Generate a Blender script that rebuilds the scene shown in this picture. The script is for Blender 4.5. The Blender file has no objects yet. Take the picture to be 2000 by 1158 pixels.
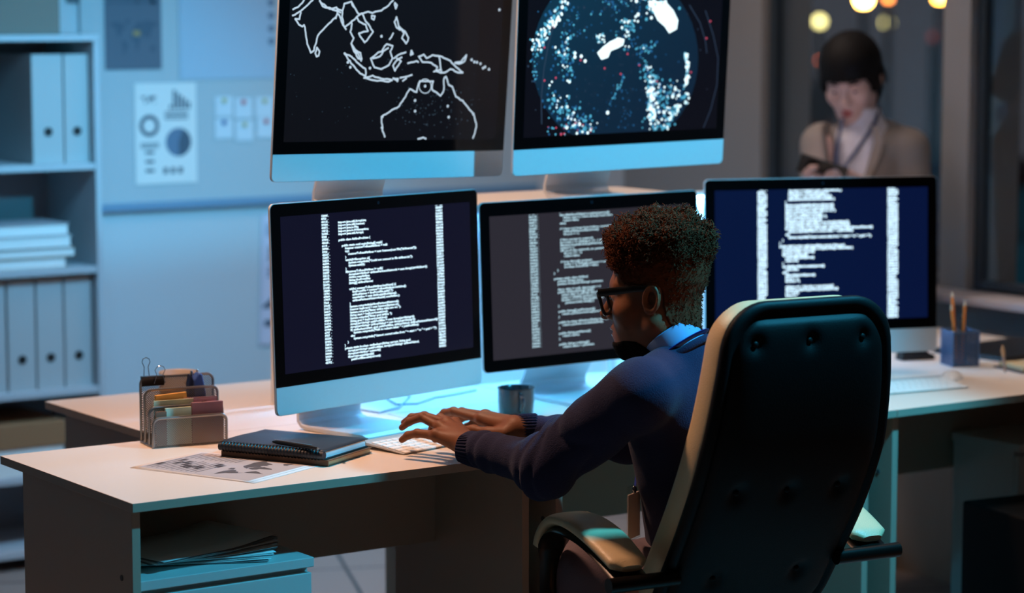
import bpy, math, random
import numpy as np
from mathutils import Vector, Matrix, noise
SC = bpy.context.scene
COL = SC.collection
R = math.radians
PI = math.pi
random.seed(7); RNG = np.random.default_rng(7)

# ------------------------------------------------------------------ camera, world, lights
FPX, YAW, PITCH = 4900.0, R(34.65), R(6.56)
CAM = np.array([-2.082, -4.2874, 1.68])
cd = bpy.data.cameras.new('camera'); cam = bpy.data.objects.new('camera', cd); COL.objects.link(cam)
cam.location = CAM; cam.rotation_euler = (PI/2-PITCH, 0, -YAW)
cd.sensor_width = 36; cd.lens = FPX/2000*36; cd.clip_start = .05; cd.clip_end = 300
cd.dof.use_dof = True; cd.dof.focus_distance = 5.1; cd.dof.aperture_fstop = 2.2
SC.camera = cam
SC.view_settings.view_transform = 'Standard'; SC.view_settings.look = 'None'
SC.view_settings.gamma = 1; SC.view_settings.use_curve_mapping = False
SC.view_settings.exposure = 0.0
SC.cycles.use_denoising = True
SC.cycles.max_bounces = 6

def lin(c):
    return tuple((x/255/12.92 if x/255 <= .04045 else ((x/255+.055)/1.055)**2.4) for x in c)

w = bpy.data.worlds.new('night'); SC.world = w; w.use_nodes = True
bg = w.node_tree.nodes['Background']
bg.inputs[0].default_value = (.040, .041, .050, 1); bg.inputs[1].default_value = 1.0

def area(name, loc, target, size, power, color, sy=None, spread=None):
    d = bpy.data.lights.new(name, 'AREA'); d.energy = power; d.color = color
    d.size = size
    if sy: d.shape = 'RECTANGLE'; d.size_y = sy
    if spread: d.spread = R(spread)
    o = bpy.data.objects.new(name, d); COL.objects.link(o); o.location = loc
    o.rotation_euler = (Vector(target)-Vector(loc)).to_track_quat('-Z', 'Y').to_euler()
    return o
def spot(name, loc, target, size, power, color, angle, blend=.1):
    d = bpy.data.lights.new(name, 'SPOT'); d.energy = power; d.color = color
    d.shadow_soft_size = size; d.spot_size = R(angle); d.spot_blend = blend
    o = bpy.data.objects.new(name, d); COL.objects.link(o); o.location = loc
    o.rotation_euler = (Vector(target)-Vector(loc)).to_track_quat('-Z', 'Y').to_euler()
    return o
WARM = (1, .575, .37)
area('ceiling_lamp_light', (.30, .62, 2.85), (.62, .2, .7), .26, 21, WARM, spread=112)
spot('cyan_stage_light', (1.72, -1.15, 2.3), (.5, .3, .9), .05, 240, (.05, .6, 1.0), 102, .25)
area('blue_wall_wash', (1.25, 1.35, 2.05), (1.4, 3.0, .1), 1.6, 18, (.2, .6, 1.0), .4, spread=115)
area('rear_aisle_fill', (2.4, 1.75, 2.9), (2.8, 1.75, 0), .6, 11, (1, .8, .7), spread=120)  # added fill that brightens the rear floor, woman and window wall; no known fixture
area('right_desk_fill', (2.55, .05, 2.85), (2.55, .2, 0), .4, 5, (1, .8, .7), spread=100)  # added fill that lifts the right desk with neutral light; no known fixture
area('room_fill', (-1.2, -2.2, 2.9), (.6, .6, .4), 2.0, 1.4, (1, .66, .45))

# ------------------------------------------------------------------ pixel to world helper
_cy, _sy, _cp, _sp = math.cos(YAW), math.sin(YAW), math.cos(PITCH), math.sin(PITCH)
_F = np.array([_sy*_cp, _cy*_cp, -_sp]); _X = np.array([_cy, -_sy, 0]); _U = np.array([_sy*_sp, _cy*_sp, _cp])
def ray(x, y): return _F + _X*((x-1000)/FPX) - _U*((y-579)/FPX)
def at(x, y, D): return CAM + ray(x, y)*D
def onz(x, y, z): d = ray(x, y); return CAM + d*(z-CAM[2])/d[2]
def onY(x, y, Y): d = ray(x, y); return CAM + d*(Y-CAM[1])/d[1]
def onX(x, y, X): d = ray(x, y); return CAM + d*(X-CAM[0])/d[0]

# ------------------------------------------------------------------ materials
def mat(name, c, rough=.5, metal=0, spec=.5, bump=0, bscale=200, var=0, vscale=8, emit=None, estr=0, coat=0, sheen=0):
    m = bpy.data.materials.new(name); m.use_nodes = True
    nt = m.node_tree; b = nt.nodes['Principled BSDF']
    col = lin(c)
    b.inputs['Base Color'].default_value = (*col, 1)
    b.inputs['Roughness'].default_value = rough; b.inputs['Metallic'].default_value = metal
    b.inputs['Specular IOR Level'].default_value = spec
    if coat: b.inputs['Coat Weight'].default_value = coat
    if sheen:
        b.inputs['Sheen Weight'].default_value = sheen; b.inputs['Sheen Roughness'].default_value = .5
    if emit:
        b.inputs['Emission Color'].default_value = (*lin(emit), 1); b.inputs['Emission Strength'].default_value = estr
    tc = nt.nodes.new('ShaderNodeTexCoord')
    if bump:
        n = nt.nodes.new('ShaderNodeTexNoise'); n.inputs['Scale'].default_value = bscale; n.inputs['Detail'].default_value = 3
        nt.links.new(tc.outputs['Object'], n.inputs['Vector'])
        bp = nt.nodes.new('ShaderNodeBump'); bp.inputs['Strength'].default_value = bump; bp.inputs['Distance'].default_value = .002
        nt.links.new(n.outputs[0], bp.inputs['Height']); nt.links.new(bp.outputs[0], b.inputs['Normal'])
    if var:
        n = nt.nodes.new('ShaderNodeTexNoise'); n.inputs['Scale'].default_value = vscale; n.inputs['Detail'].default_value = 4
        nt.links.new(tc.outputs['Object'], n.inputs['Vector'])
        mx = nt.nodes.new('ShaderNodeMix'); mx.data_type = 'RGBA'
        mx.inputs[6].default_value = (*[v*(1-var) for v in col], 1); mx.inputs[7].default_value = (*[min(1, v*(1+var)) for v in col], 1)
        nt.links.new(n.outputs[0], mx.inputs[0]); nt.links.new(mx.outputs[2], b.inputs['Base Color'])
    return m
def emis(name, c, s):
    return mat(name, (5, 5, 8), .5, emit=c, estr=s)
def glassmat(name, tint=(1, 1, 1), gl=.06, rough=.02):
    m = bpy.data.materials.new(name); m.use_nodes = True; nt = m.node_tree; nt.nodes.clear()
    o = nt.nodes.new('ShaderNodeOutputMaterial'); t = nt.nodes.new('ShaderNodeBsdfTransparent'); t.inputs[0].default_value = (*tint, 1)
    g = nt.nodes.new('ShaderNodeBsdfGlossy'); g.inputs['Roughness'].default_value = rough
    lw = nt.nodes.new('ShaderNodeLayerWeight'); pw = nt.nodes.new('ShaderNodeMath'); pw.operation = 'POWER'; pw.inputs[1].default_value = 4
    nt.links.new(lw.outputs['Facing'], pw.inputs[0]); fr = nt.nodes.new('ShaderNodeMath'); fr.operation = 'MULTIPLY_ADD'; fr.inputs[1].default_value = .5; fr.inputs[2].default_value = .035
    nt.links.new(pw.outputs[0], fr.inputs[0])
    mx = nt.nodes.new('ShaderNodeMixShader')
    nt.links.new(fr.outputs[0], mx.inputs[0]); nt.links.new(t.outputs[0], mx.inputs[1]); nt.links.new(g.outputs[0], mx.inputs[2])
    nt.links.new(mx.outputs[0], o.inputs[0]); return m
def meshmat(name, c, scale=420, thr=.35):
    """perforated wire mesh: holes by a rotated checker of the object's own coordinates"""
    m = mat(name, c, .4, .8); nt = m.node_tree; b = nt.nodes['Principled BSDF']; out = nt.nodes['Material Output']
    tc = nt.nodes.new('ShaderNodeTexCoord'); sx = nt.nodes.new('ShaderNodeSeparateXYZ'); nt.links.new(tc.outputs['Object'], sx.inputs[0])
    def math_(op, a, bb=None):
        n = nt.nodes.new('ShaderNodeMath'); n.operation = op
        for i, v in enumerate((a, bb)):
            if v is None: continue
            if isinstance(v, (int, float)): n.inputs[i].default_value = v
            else: nt.links.new(v, n.inputs[i])
        return n.outputs[0]
    h = math_('ADD', sx.outputs[0], sx.outputs[1])
    p = math_('SINE', math_('MULTIPLY', math_('ADD', h, sx.outputs[2]), scale*2.2))
    q = math_('SINE', math_('MULTIPLY', math_('SUBTRACT', h, sx.outputs[2]), scale*2.2))
    hole = math_('GREATER_THAN', math_('MULTIPLY', math_('ADD', p, .75), math_('ADD', q, .75)), thr)
    pos = math_('MULTIPLY', hole, math_('GREATER_THAN', p, -.75))
    t = nt.nodes.new('ShaderNodeBsdfTransparent'); mx = nt.nodes.new('ShaderNodeMixShader')
    nt.links.new(pos, mx.inputs[0]); nt.links.new(b.outputs[0], mx.inputs[1]); nt.links.new(t.outputs[0], mx.inputs[2])
    nt.links.new(mx.outputs[0], out.inputs[0]); return m

MT = dict(
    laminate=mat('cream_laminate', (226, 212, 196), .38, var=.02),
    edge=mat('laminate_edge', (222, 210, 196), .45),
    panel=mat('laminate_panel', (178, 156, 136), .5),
    cab=mat('cabinet_laminate', (205, 205, 200), .45),
    wall=mat('wall_paint', (196, 200, 204), .75, bump=.05, bscale=120),
    wallgrey=mat('window_wall_paint', (146, 142, 140), .7),
    board=mat('whiteboard', (186, 194, 198), .25),
    trim=mat('board_trim', (120, 150, 175), .35),
    ceil=mat('ceiling_paint', (200, 200, 200), .8),
    base=mat('brown_baseboard', (82, 50, 42), .5),
    alu=mat('aluminium', (206, 210, 214), .38, .15),
    black=mat('black_plastic', (12, 12, 14), .35),
    bezel=mat('black_glass', (4, 4, 5), .12),
    white=mat('white_plastic', (232, 228, 222), .4),
    key=mat('white_key', (236, 230, 222), .45),
    keyb=mat('keyboard_tray', (200, 196, 192), .35, .4),
    shelf=mat('white_shelf', (182, 184, 188), .5),
    shelfback=mat('shelf_back_board', (140, 140, 146), .6),
    binder=mat('white_binder', (178, 178, 178), .55),
    hole=mat('binder_hole', (10, 10, 12), .5),
    brown=mat('tan_card', (150, 105, 70), .7),
    paper=mat('paper', (232, 228, 224), .7),
    greypaper=mat('grey_print', (172, 163, 160), .7),
    ink=mat('ink', (78, 72, 72), .7),
    leather=mat('black_leather', (8, 7, 7), .55, spec=.16, bump=.2, bscale=350),
    cream=mat('cream_leather', (216, 190, 148), .42, bump=.35, bscale=420),
    frame=mat('dark_bronze_frame', (34, 28, 25), .28, .6),
    chrome=mat('chrome', (190, 190, 190), .15, 1),
    wire=mat('wire_steel', (150, 148, 146), .3, .85),
    meshp=meshmat('perforated_steel', (150, 146, 142), 560),
    enamel=mat('dark_enamel', (44, 46, 52), .18, coat=.4),
    mugcream=mat('cream_enamel', (206, 190, 172), .25, coat=.4),
    note=mat('charcoal_cover', (34, 34, 40), .5, bump=.1),
    brownbook=mat('brown_kraft', (110, 80, 58), .7),
    skin=mat('brown_skin', (122, 76, 50), .55, spec=.3, bump=.15, bscale=260, var=.1, vscale=30),
    hair=mat('dark_brown_hair', (90, 48, 28), .9, spec=.12),
    beard=mat('black_beard', (16, 12, 11), .95, spec=.1),
    navy=mat('navy_wool', (38, 38, 64), .9, spec=.15, bump=.8, bscale=420, sheen=.06),
    shirt=mat('pale_blue_shirt', (126, 160, 205), .7),
    lany=mat('blue_lanyard', (26, 48, 150), .6),
    trousers=mat('plum_grey_trousers', (96, 80, 88), .8, bump=.3, bscale=300),
    skin2=mat('fair_skin', (205, 168, 158), .45),
    hair2=mat('black_hair', (12, 9, 9), .7, spec=.2),
    blazer=mat('taupe_blazer', (134, 124, 118), .85),
    knit=mat('white_knit', (205, 203, 214), .8),
    lany2=mat('slate_lanyard', (44, 58, 92), .6),
    lip=mat('lips', (176, 96, 96), .4), lipd=mat('dark_lips', (98, 52, 46), .4),
    eyew=mat('eye_white', (225, 220, 215), .2), pupil=mat('eye_dark', (20, 14, 12), .15),
    lens=glassmat('lens_glass'), pane=glassmat('window_glass', (.94, .96, .97)),
    clear=glassmat('clear_plastic', (.95, .95, .93)),
    pencil=mat('pencil_orange', (240, 128, 34), .5), wood=mat('pencil_wood', (226, 184, 140), .6),
    cup=meshmat('blue_grey_mesh', (84, 108, 142), 300, 1.6),
    floor=None)

# ------------------------------------------------------------------ builders
class MB:
    def __init__(s): s.v = []; s.f = []; s.mi = []
    def add(s, v, f, m=0):
        o = len(s.v); s.v += [tuple(map(float, p)) for p in v]; s.f += [tuple(i+o for i in q) for q in f]; s.mi += [m]*len(f); return s
    def box(s, x0, x1, y0, y1, z0, z1, m=0):
        v = [(x, y, z) for z in (z0, z1) for y in (y0, y1) for x in (x0, x1)]
        return s.add(v, [(0, 2, 3, 1), (4, 5, 7, 6), (0, 1, 5, 4), (2, 6, 7, 3), (0, 4, 6, 2), (1, 3, 7, 5)], m)
    def obox(s, c, ax, ay, az, hx, hy, hz, m=0):
        c = np.array(c); v = [c+np.array(ax)*hx*i+np.array(ay)*hy*j+np.array(az)*hz*k for k in (-1, 1) for j in (-1, 1) for i in (-1, 1)]
        return s.add(v, [(0, 2, 3, 1), (4, 5, 7, 6), (0, 1, 5, 4), (2, 6, 7, 3), (0, 4, 6, 2), (1, 3, 7, 5)], m)
    def prism(s, pts, z0, z1, m=0, axis='z'):
        n = len(pts)
        def mk(p, z): return (p[0], p[1], z) if axis == 'z' else ((p[0], z, p[1]) if axis == 'y' else (z, p[0], p[1]))
        v = [mk(p, z0) for p in pts]+[mk(p, z1) for p in pts]
        f = [tuple(range(n))[::-1], tuple(range(n, 2*n))]+[(i, (i+1) % n, n+(i+1) % n, n+i) for i in range(n)]
        return s.add(v, f, m)
    def lathe(s, prof, n=24, c=(0, 0, 0), m=0):
        v = []; f = []
        for r, z in prof:
            for k in range(n):
                a = 2*PI*k/n; v.append((c[0]+r*math.cos(a), c[1]+r*math.sin(a), c[2]+z))
        for i in range(len(prof)-1):
            for k in range(n):
                k2 = (k+1) % n; f.append((i*n+k, i*n+k2, (i+1)*n+k2, (i+1)*n+k))
        return s.add(v, f, m)
    def tube(s, pts, r, n=8, cap=True, m=0, closed=False, flat=1.0, up=None):
        P = [np.array(p, float) for p in pts]; N = len(P); v = []; f = []
        rs = r if hasattr(r, '__len__') else [r]*N
        prev = None
        for i in range(N):
            a = P[(i-1) % N] if (i > 0 or closed) else P[i]; b = P[(i+1) % N] if (i < N-1 or closed) else P[i]
            t = b-a; t = t/(np.linalg.norm(t)+1e-12)
            if up is not None: u = np.array(up, float)
            elif prev is None: u = np.array([0, 0, 1.]) if abs(t[2]) < .9 else np.array([1., 0, 0])
            else: u = prev
            u = u-t*(u@t); u /= np.linalg.norm(u)+1e-12; prev = u; wv = np.cross(t, u)
            for k in range(n):
                an = 2*PI*k/n; v.append(P[i]+rs[i]*(math.cos(an)*u*flat+math.sin(an)*wv))
        for i in range(N if closed else N-1):
            j = (i+1) % N
            for k in range(n):
                k2 = (k+1) % n; f.append((i*n+k, i*n+k2, j*n+k2, j*n+k))
        if cap and not closed:
            f.append(tuple(range(n))[::-1]); f.append(tuple((N-1)*n+k for k in range(n)))
        return s.add(v, f, m)
    def grid(s, fn, nu, nv, m=0, flip=False):
        v = [fn(i/nu, j/nv) for j in range(nv+1) for i in range(nu+1)]
        f = []
        for j in range(nv):
            for i in range(nu):
                q = (j*(nu+1)+i, j*(nu+1)+i+1, (j+1)*(nu+1)+i+1, (j+1)*(nu+1)+i); f.append(q[::-1] if flip else q)
        return s.add(v, f, m)
    def ball(s, c, r, n=10, m=0, sc=(1, 1, 1)):
        prof = [(max(1e-5, math.sin(PI*i/n)), -math.cos(PI*i/n)) for i in range(n+1)]
        v = []; f = []
        for a, z in prof:
            for k in range(2*n):
                t = 2*PI*k/(2*n); v.append((c[0]+r*sc[0]*a*math.cos(t), c[1]+r*sc[1]*a*math.sin(t), c[2]+r*sc[2]*z))
        for i in range(n):
            for k in range(2*n):
                k2 = (k+1) % (2*n); f.append((i*2*n+k, i*2*n+k2, (i+1)*2*n+k2, (i+1)*2*n+k))
        return s.add(v, f, m)
    def setm(s, face, m): s.mi[face] = m; return s
    def xf(s, fn): s.v = [tuple(map(float, fn(np.array(p)))) for p in s.v]; return s
    def build(s, name, mats, parent=None, bevel=0, seg=2, smooth=False, sub=0):
        me = bpy.data.meshes.new(name); me.from_pydata(s.v, [], s.f)
        for m in (mats if isinstance(mats, (list, tuple)) else [mats]): me.materials.append(m)
        if any(s.mi): me.polygons.foreach_set('material_index', s.mi)
        if smooth or bevel > .0025 or sub: me.polygons.foreach_set('use_smooth', [True]*len(me.polygons))
        me.update(); o = bpy.data.objects.new(name, me); COL.objects.link(o)
        if parent: o.parent = parent
        if bevel:
            b = o.modifiers.new('bevel', 'BEVEL'); b.width = bevel; b.segments = seg; b.limit_method = 'ANGLE'; b.harden_normals = bevel > .0025
        if sub:
            b = o.modifiers.new('sub', 'SUBSURF'); b.levels = sub; b.render_levels = sub
        if smooth and not bevel and not sub:
            try: me.set_sharp_from_angle(angle=R(40))
            except Exception: pass
        return o
def thing(name, label, cat, loc=(0, 0, 0), rotz=0, group=None):
    o = bpy.data.objects.new(name, None); COL.objects.link(o); o.empty_display_size = .05
    o.location = loc; o.rotation_euler = (0, 0, rotz); tag(o, label, cat, group); return o
def tag(o, label, cat, group=None, kind=None):
    if label: o['label'] = label
    if cat: o['category'] = cat
    if group: o['group'] = group
    if kind: o['kind'] = kind
    return o
def struct(o): o['kind'] = 'structure'; return o
def dup(root, loc=None, rotz=None, label=None, parent=None):
    c = root.copy(); COL.objects.link(c)
    if parent: c.parent = parent
    if loc is not None: c.location = loc
    if rotz is not None: c.rotation_euler = (0, 0, rotz)
    if label: c['label'] = label
    for ch in list(root.children): dup(ch, parent=c)
    return c
def text_mesh(body, size, pitch, xs=1.0, bold=0.0):
    cu = bpy.data.curves.new('txt', 'FONT'); cu.body = body; cu.size = size; cu.space_line = pitch/size
    cu.offset = bold; cu.resolution_u = 1; cu.fill_mode = 'FRONT'
    o = bpy.data.objects.new('txt', cu); COL.objects.link(o)
    dg = bpy.context.evaluated_depsgraph_get(); me = o.evaluated_get(dg).to_mesh()
    v = [(p.co.x*xs, p.co.y) for p in me.vertices]; f = [tuple(p.vertices) for p in me.polygons]
    o.evaluated_get(dg).to_mesh_clear(); bpy.data.objects.remove(o); bpy.data.curves.remove(cu)
    return v, f

# ------------------------------------------------------------------ signed-distance modelling (people, soft shapes)
def nrm(v): v = np.array(v, float); return v/np.linalg.norm(v)
def smin(a, b, k):
    h = np.clip(.5+.5*(b-a)/k, 0, 1); return b*(1-h)+a*h-k*h*(1-h)
def smax(a, b, k): return -smin(-a, -b, k)
def ell(P, c, r, M=None):
    q = P-np.array(c, np.float32)
    if M is not None: q = q@np.array(M, np.float32)
    r = np.array(r, np.float32); k0 = np.linalg.norm(q/r, axis=-1); k1 = np.linalg.norm(q/(r*r), axis=-1)+1e-9
    return k0*(k0-1)/k1
def cap(P, a, b, ra, rb=None, lat=None, kw=1.0):
    rb = ra if rb is None else rb
    a = np.array(a, np.float32); b = np.array(b, np.float32); q = P-a; d = b-a
    if lat is not None:
        l = np.array(lat, np.float32); s_ = 1-1/kw
        q = q-(q@l)[..., None]*l*s_; d = d-(d@l)*l*s_
    t = np.clip((q@d)/(d@d), 0, 1); return np.linalg.norm(q-t[..., None]*d, axis=-1)-(ra+(rb-ra)*t)
def surf(fn, lo, hi, h):
    lo = np.array(lo, float); n = np.ceil((np.array(hi)-lo)/h).astype(int)+1
    ax = [(lo[i]+h*np.arange(n[i])).astype(np.float32) for i in range(3)]
    V = fn(np.stack(np.meshgrid(*ax, indexing='ij'), -1))
    V[0] = V[-1] = 1; V[:, 0] = V[:, -1] = 1; V[:, :, 0] = V[:, :, -1] = 1
    cs = tuple(n-1); acc = np.zeros(cs+(3,), np.float32); cnt = np.zeros(cs, np.float32)
    sub = lambda o: V[o[0]:o[0]+cs[0], o[1]:o[1]+cs[1], o[2]:o[2]+cs[2]]
    cor = [(i, j, k) for i in (0, 1) for j in (0, 1) for k in (0, 1)]
    for a in cor:
        for d in range(3):
            if a[d] == 0:
                b = tuple(1 if q == d else a[q] for q in range(3)); A = sub(a); B = sub(b); m = (A < 0) != (B < 0)
                t = np.where(m, A/np.where(m, A-B, 1), 0)
                for q in range(3): acc[..., q] += m*(a[q]+(t if q == d else 0))
                cnt += m
    mask = cnt > 0; idx = -np.ones(cs, int); idx[mask] = np.arange(mask.sum())
    pos = (acc[mask]/cnt[mask][:, None]+np.argwhere(mask))*h+lo
    F = []; S = V < 0
    for d in range(3):
        e1, e2 = [(1, 2), (2, 0), (0, 1)][d]
        A = np.take(S, range(n[d]-1), d); B = np.take(S, range(1, n[d]), d)
        E = np.argwhere(A != B)
        for flip in (False, True):
            ee = E[(A[tuple(E.T)] == (not flip))]
            ee = ee[(ee[:, e1] > 0) & (ee[:, e2] > 0)]
            o1 = np.zeros(3, int); o1[e1] = 1; o2 = np.zeros(3, int); o2[e2] = 1
            q = [idx[tuple((ee-o1-o2).T)], idx[tuple((ee-o2).T)], idx[tuple(ee.T)], idx[tuple((ee-o1).T)]]
            q = np.stack(q if not flip else q[::-1], 1); F.append(q)
    F = np.concatenate(F); return pos, F[(F >= 0).all(1)]
def smoothv(pos, F, it=2, lam=.5):
    n = len(pos)
    e = np.concatenate([F[:, [i, (i+1) % 4]] for i in range(4)]); 
    for _ in range(it):
        s_ = np.zeros_like(pos); c = np.zeros(n)
        np.add.at(s_, e[:, 0], pos[e[:, 1]]); np.add.at(c, e[:, 0], 1); np.add.at(s_, e[:, 1], pos[e[:, 0]]); np.add.at(c, e[:, 1], 1)
        pos = pos*(1-lam)+lam*s_/np.maximum(c, 1)[:, None]
    return pos
def mesh_obj(name, parts, mats, parent, base):
    mb = MB()
    for v, f in parts: mb.add([p-base for p in np.asarray(v)], [tuple(q) for q in f])
    o = mb.build(name, mats, parent); o.data.polygons.foreach_set('use_smooth', [True]*len(o.data.polygons)); return o
# ------------------------------------------------------------------ setting
def tilemat():
    m = mat('pale_floor_tiles', (176, 168, 166), .35); nt = m.node_tree; b = nt.nodes['Principled BSDF']
    tc = nt.nodes.new('ShaderNodeTexCoord'); mp = nt.nodes.new('ShaderNodeMapping'); mp.vector_type = 'TEXTURE'
    mp.inputs['Location'].default_value = (1.73, 2.11, 0); mp.inputs['Rotation'].default_value = (0, 0, R(-23.5))
    br = nt.nodes.new('ShaderNodeTexBrick'); br.offset = 0; br.inputs['Scale'].default_value = 1
    br.inputs['Brick Width'].default_value = .6; br.inputs['Row Height'].default_value = .6; br.inputs['Mortar Size'].default_value = .006
    br.inputs['Color1'].default_value = (*lin((150, 134, 126)), 1); br.inputs['Color2'].default_value = (*lin((146, 131, 124)), 1); br.inputs['Mortar'].default_value = (*lin((38, 34, 34)), 1)
    nt.links.new(tc.outputs['Object'], mp.inputs[0]); nt.links.new(mp.outputs[0], br.inputs[0]); nt.links.new(br.outputs[0], b.inputs['Base Color'])
    return m
XW, YW, ZC = 3.45, 3.0, 3.0
struct(MB().box(-4.5, XW+.25, -5.5, YW, -.08, 0).build('floor', tilemat()))
struct(MB().box(-4.5, XW+.25, -5.5, YW+.15, ZC, ZC+.1).build('ceiling', MT['ceil']))
struct(MB().box(-4.5, XW+.25, YW, YW+.15, 0, ZC).build('wall_back', MT['wall']))
struct(MB().box(-4.65, -4.5, -5.5, YW+.15, 0, ZC).build('wall_left', mat('dark_wall_paint', (92, 90, 92), .8)))
struct(MB().box(-4.65, XW+.25, -5.65, -5.5, 0, ZC).build('wall_front', bpy.data.materials['dark_wall_paint']))
W1, W2 = (1.37, 2.233), (-.05, 1.253); WZ = (.815, 2.7)
wr = MB(); T = .22
wr.box(XW, XW+T, -5.5, YW, 0, WZ[0]).box(XW, XW+T, -5.5, YW, WZ[1], ZC)
for a, b in ((W1[1], YW), (W2[1], W1[0]), (-5.5, W2[0])): wr.box(XW, XW+T, a, b, WZ[0], WZ[1])
struct(wr.build('wall_right', MT['wallgrey']))
for i, (a, b) in enumerate((W1, W2)):
    e = bpy.data.objects.new('window_%d' % (i+1), None); COL.objects.link(e); struct(e)
    f = MB(); t = .03; x0, x1 = XW+.03, XW+.07
    f.box(x0, x1, a, a+t, *WZ).box(x0, x1, b-t, b, *WZ).box(x0, x1, a+t, b-t, WZ[0], WZ[0]+t).box(x0, x1, a+t, b-t, WZ[1]-t, WZ[1])
    f.build('window_frame', mat('dark_window_frame', (52, 62, 70), .4), e, bevel=.003)
    MB().box(x0+.015, x0+.021, a+t, b-t, WZ[0]+t, WZ[1]-t).build('window_pane', MT['pane'], e)
struct(MB().box(XW-.14, XW+.12, -2.5, 2.45, .79, .815).build('trim_1', mat('window_sill', (196, 190, 192), .4), bevel=.004))
struct(MB().box(XW-.015, XW, -5.5, YW-.015, 0, .085).build('baseboard_right', MT['base']))
struct(MB().box(-4.5, XW-.015, YW-.015, YW, 0, .085).build('baseboard_back', MT['base']))

# ------------------------------------------------------------------ outside: lamps in the city and dark buildings
def lamp(x, y, D, r, c, s, label):
    p = at(x, y, D); t = thing('street_lamp', label, 'lamp', p, 0, 'city lamps outside the windows')
    MB().ball((0, 0, 0), r, 8).build('lamp_globe', emis('lamp_glow', c, s), t, smooth=True)
    MB().tube([(0, 0, -r*.9), (0, 0, -p[2]-4)], .05, 6).build('pole', MT['black'], t)
OR = (255, 150, 40); OL = (205, 190, 120); TE = (90, 190, 190)
for a in [(1540, -6, 30, .075, OR, 26, 'orange street light glowing outside, upper left corner of the left window'),
          (1687, -2, 30, .085, (255, 185, 90), 75, 'brightest amber street light at the top of the left window'),
          (1735, -4, 30, .04, (255, 140, 60), 14, 'small faint amber light just right of the brightest one'),
          (1835, -6, 30, .06, (255, 180, 70), 40, 'amber street light beside the window column at the top'),
          (1601, 42, 34, .07, OL, 9, 'pale yellow lamp outside above and left of the woman'),
          (1733, 44, 34, .07, OL, 9, 'pale yellow lamp outside above and right of the woman'),
          (1966, 55, 30, .05, OR, 24, 'orange lamp outside in the right hand window'),
          (1953, 72, 34, .045, OL, 7, 'dim olive lamp partly behind the orange lamp in the right window'),
          (1918, 107, 34, .045, OL, 7, 'dim olive lamp half hidden by the window column'),
          (1967, 433, 34, .05, (150, 150, 90), 4, 'faint olive lamp low in the right hand window'),
          (1514, 330, 28, .05, TE, 10, 'teal lamp low outside beside the left window edge'),
          (1550, 314, 28, .045, TE, 9, 'teal lamp low outside left of the woman'),
          (1822, 72, 34, .05, (150, 60, 50), 1.0, 'faint red lamp outside right of the woman'),
          (1600, 118, 30, .012, (255, 110, 40), 8, 'small orange light peeking out beside the woman\'s hair')]:
    lamp(*a)
def facade(name, x0, x1, ytop, D, c, rows, label):
    p0 = at(x0, ytop, D); p1 = at(x1, ytop, D); W = float(np.linalg.norm(p1[:2]-p0[:2])); H = float(p0[2]+6)
    t = thing('building', label, 'building', (p0[0], p0[1], -6), math.atan2(p1[1]-p0[1], p1[0]-p0[0]), 'buildings outside the windows')
    MB().box(0, W, 0, 6, 0, H).build('wall', mat('dark_facade', c, .8), t)
    for zz, ec, es in rows:
        MB().box(W*.03, W*.97, -.03, 0, zz+6-.45, zz+6+.45).build('glow_band', emis('band_glow', ec, es), t)  # teal bands imitate cyan light reflected in the lower panes; amber is a lit floor
facade('a', 1478, 1640, 172, 52, (60, 58, 62), [(-1.15, (150, 84, 44), .10), (-2.6, (40, 80, 96), .08)], 'dark building with a dim amber floor outside left of the woman')
facade('b', 1700, 1850, 290, 58, (52, 56, 66), [(-2.6, (46, 74, 92), .1)], 'dark blue grey building outside right of the woman')
facade('c', 1880, 2080, 330, 48, (66, 52, 50), [(-2.2, (34, 92, 112), .12), (-3.2, (34, 100, 122), .14)], 'dark building with teal glowing bands low down in the right window')

# ------------------------------------------------------------------ desks
ZT, TH = .74, .018
def desk(label, x0, x1, front, panels=(.012, .012), loc_y=0.0, group='white office desks in two facing rows'):
    """front=-1: sitting side faces -Y"""
    D = .63; t = thing('office_desk', label, 'desk', ((x0+x1)/2, loc_y+D/2, 0), 0 if front < 0 else PI, group)
    hw = (x1-x0)/2
    MB().box(-hw+.001, hw-.001, -D/2, D/2-.001, ZT-TH, ZT, 1).setm(1, 0).build('tabletop', [MT['laminate'], MT['panel']], t, bevel=.0008)  # edge faces take the darker panel colour to deepen their shade
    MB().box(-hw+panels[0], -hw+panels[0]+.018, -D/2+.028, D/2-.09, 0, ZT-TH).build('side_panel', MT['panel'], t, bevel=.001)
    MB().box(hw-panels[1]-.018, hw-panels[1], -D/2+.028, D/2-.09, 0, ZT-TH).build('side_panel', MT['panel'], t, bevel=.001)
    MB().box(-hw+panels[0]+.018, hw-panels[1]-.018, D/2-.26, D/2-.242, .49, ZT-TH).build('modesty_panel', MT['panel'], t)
    for sx in (-1, 1):
        px_ = (-hw+panels[0]-.0015) if sx < 0 else (hw-panels[1]-.0005)
        MB().tube([(px_, -D/2+.075, .58), (px_+.002, -D/2+.075, .58)], .006, 10).build('screw_cap', MT['ink'], t)
    return t
desk('white desk at the front left carrying the notebook and mesh organizer', 0, .965, -1, (.012, .02))
desk('white desk where the man in the navy sweater types', .965, 1.985, -1, (.05, .062))
desk('white desk at the right with the mouse and pencil holder', 1.985, 3.145, -1, (.012, .02))
desk('white desk behind the organizer, with the cream mug on it', .385, 1.385, 1, (.04, .04), .63)
desk('white desk of the rear row behind the middle monitor', 1.385, 2.385, 1, (.04, .04), .63)
desk('white desk of the rear row in front of the woman', 2.385, 3.145, 1, (.04, .04), .63)

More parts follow.
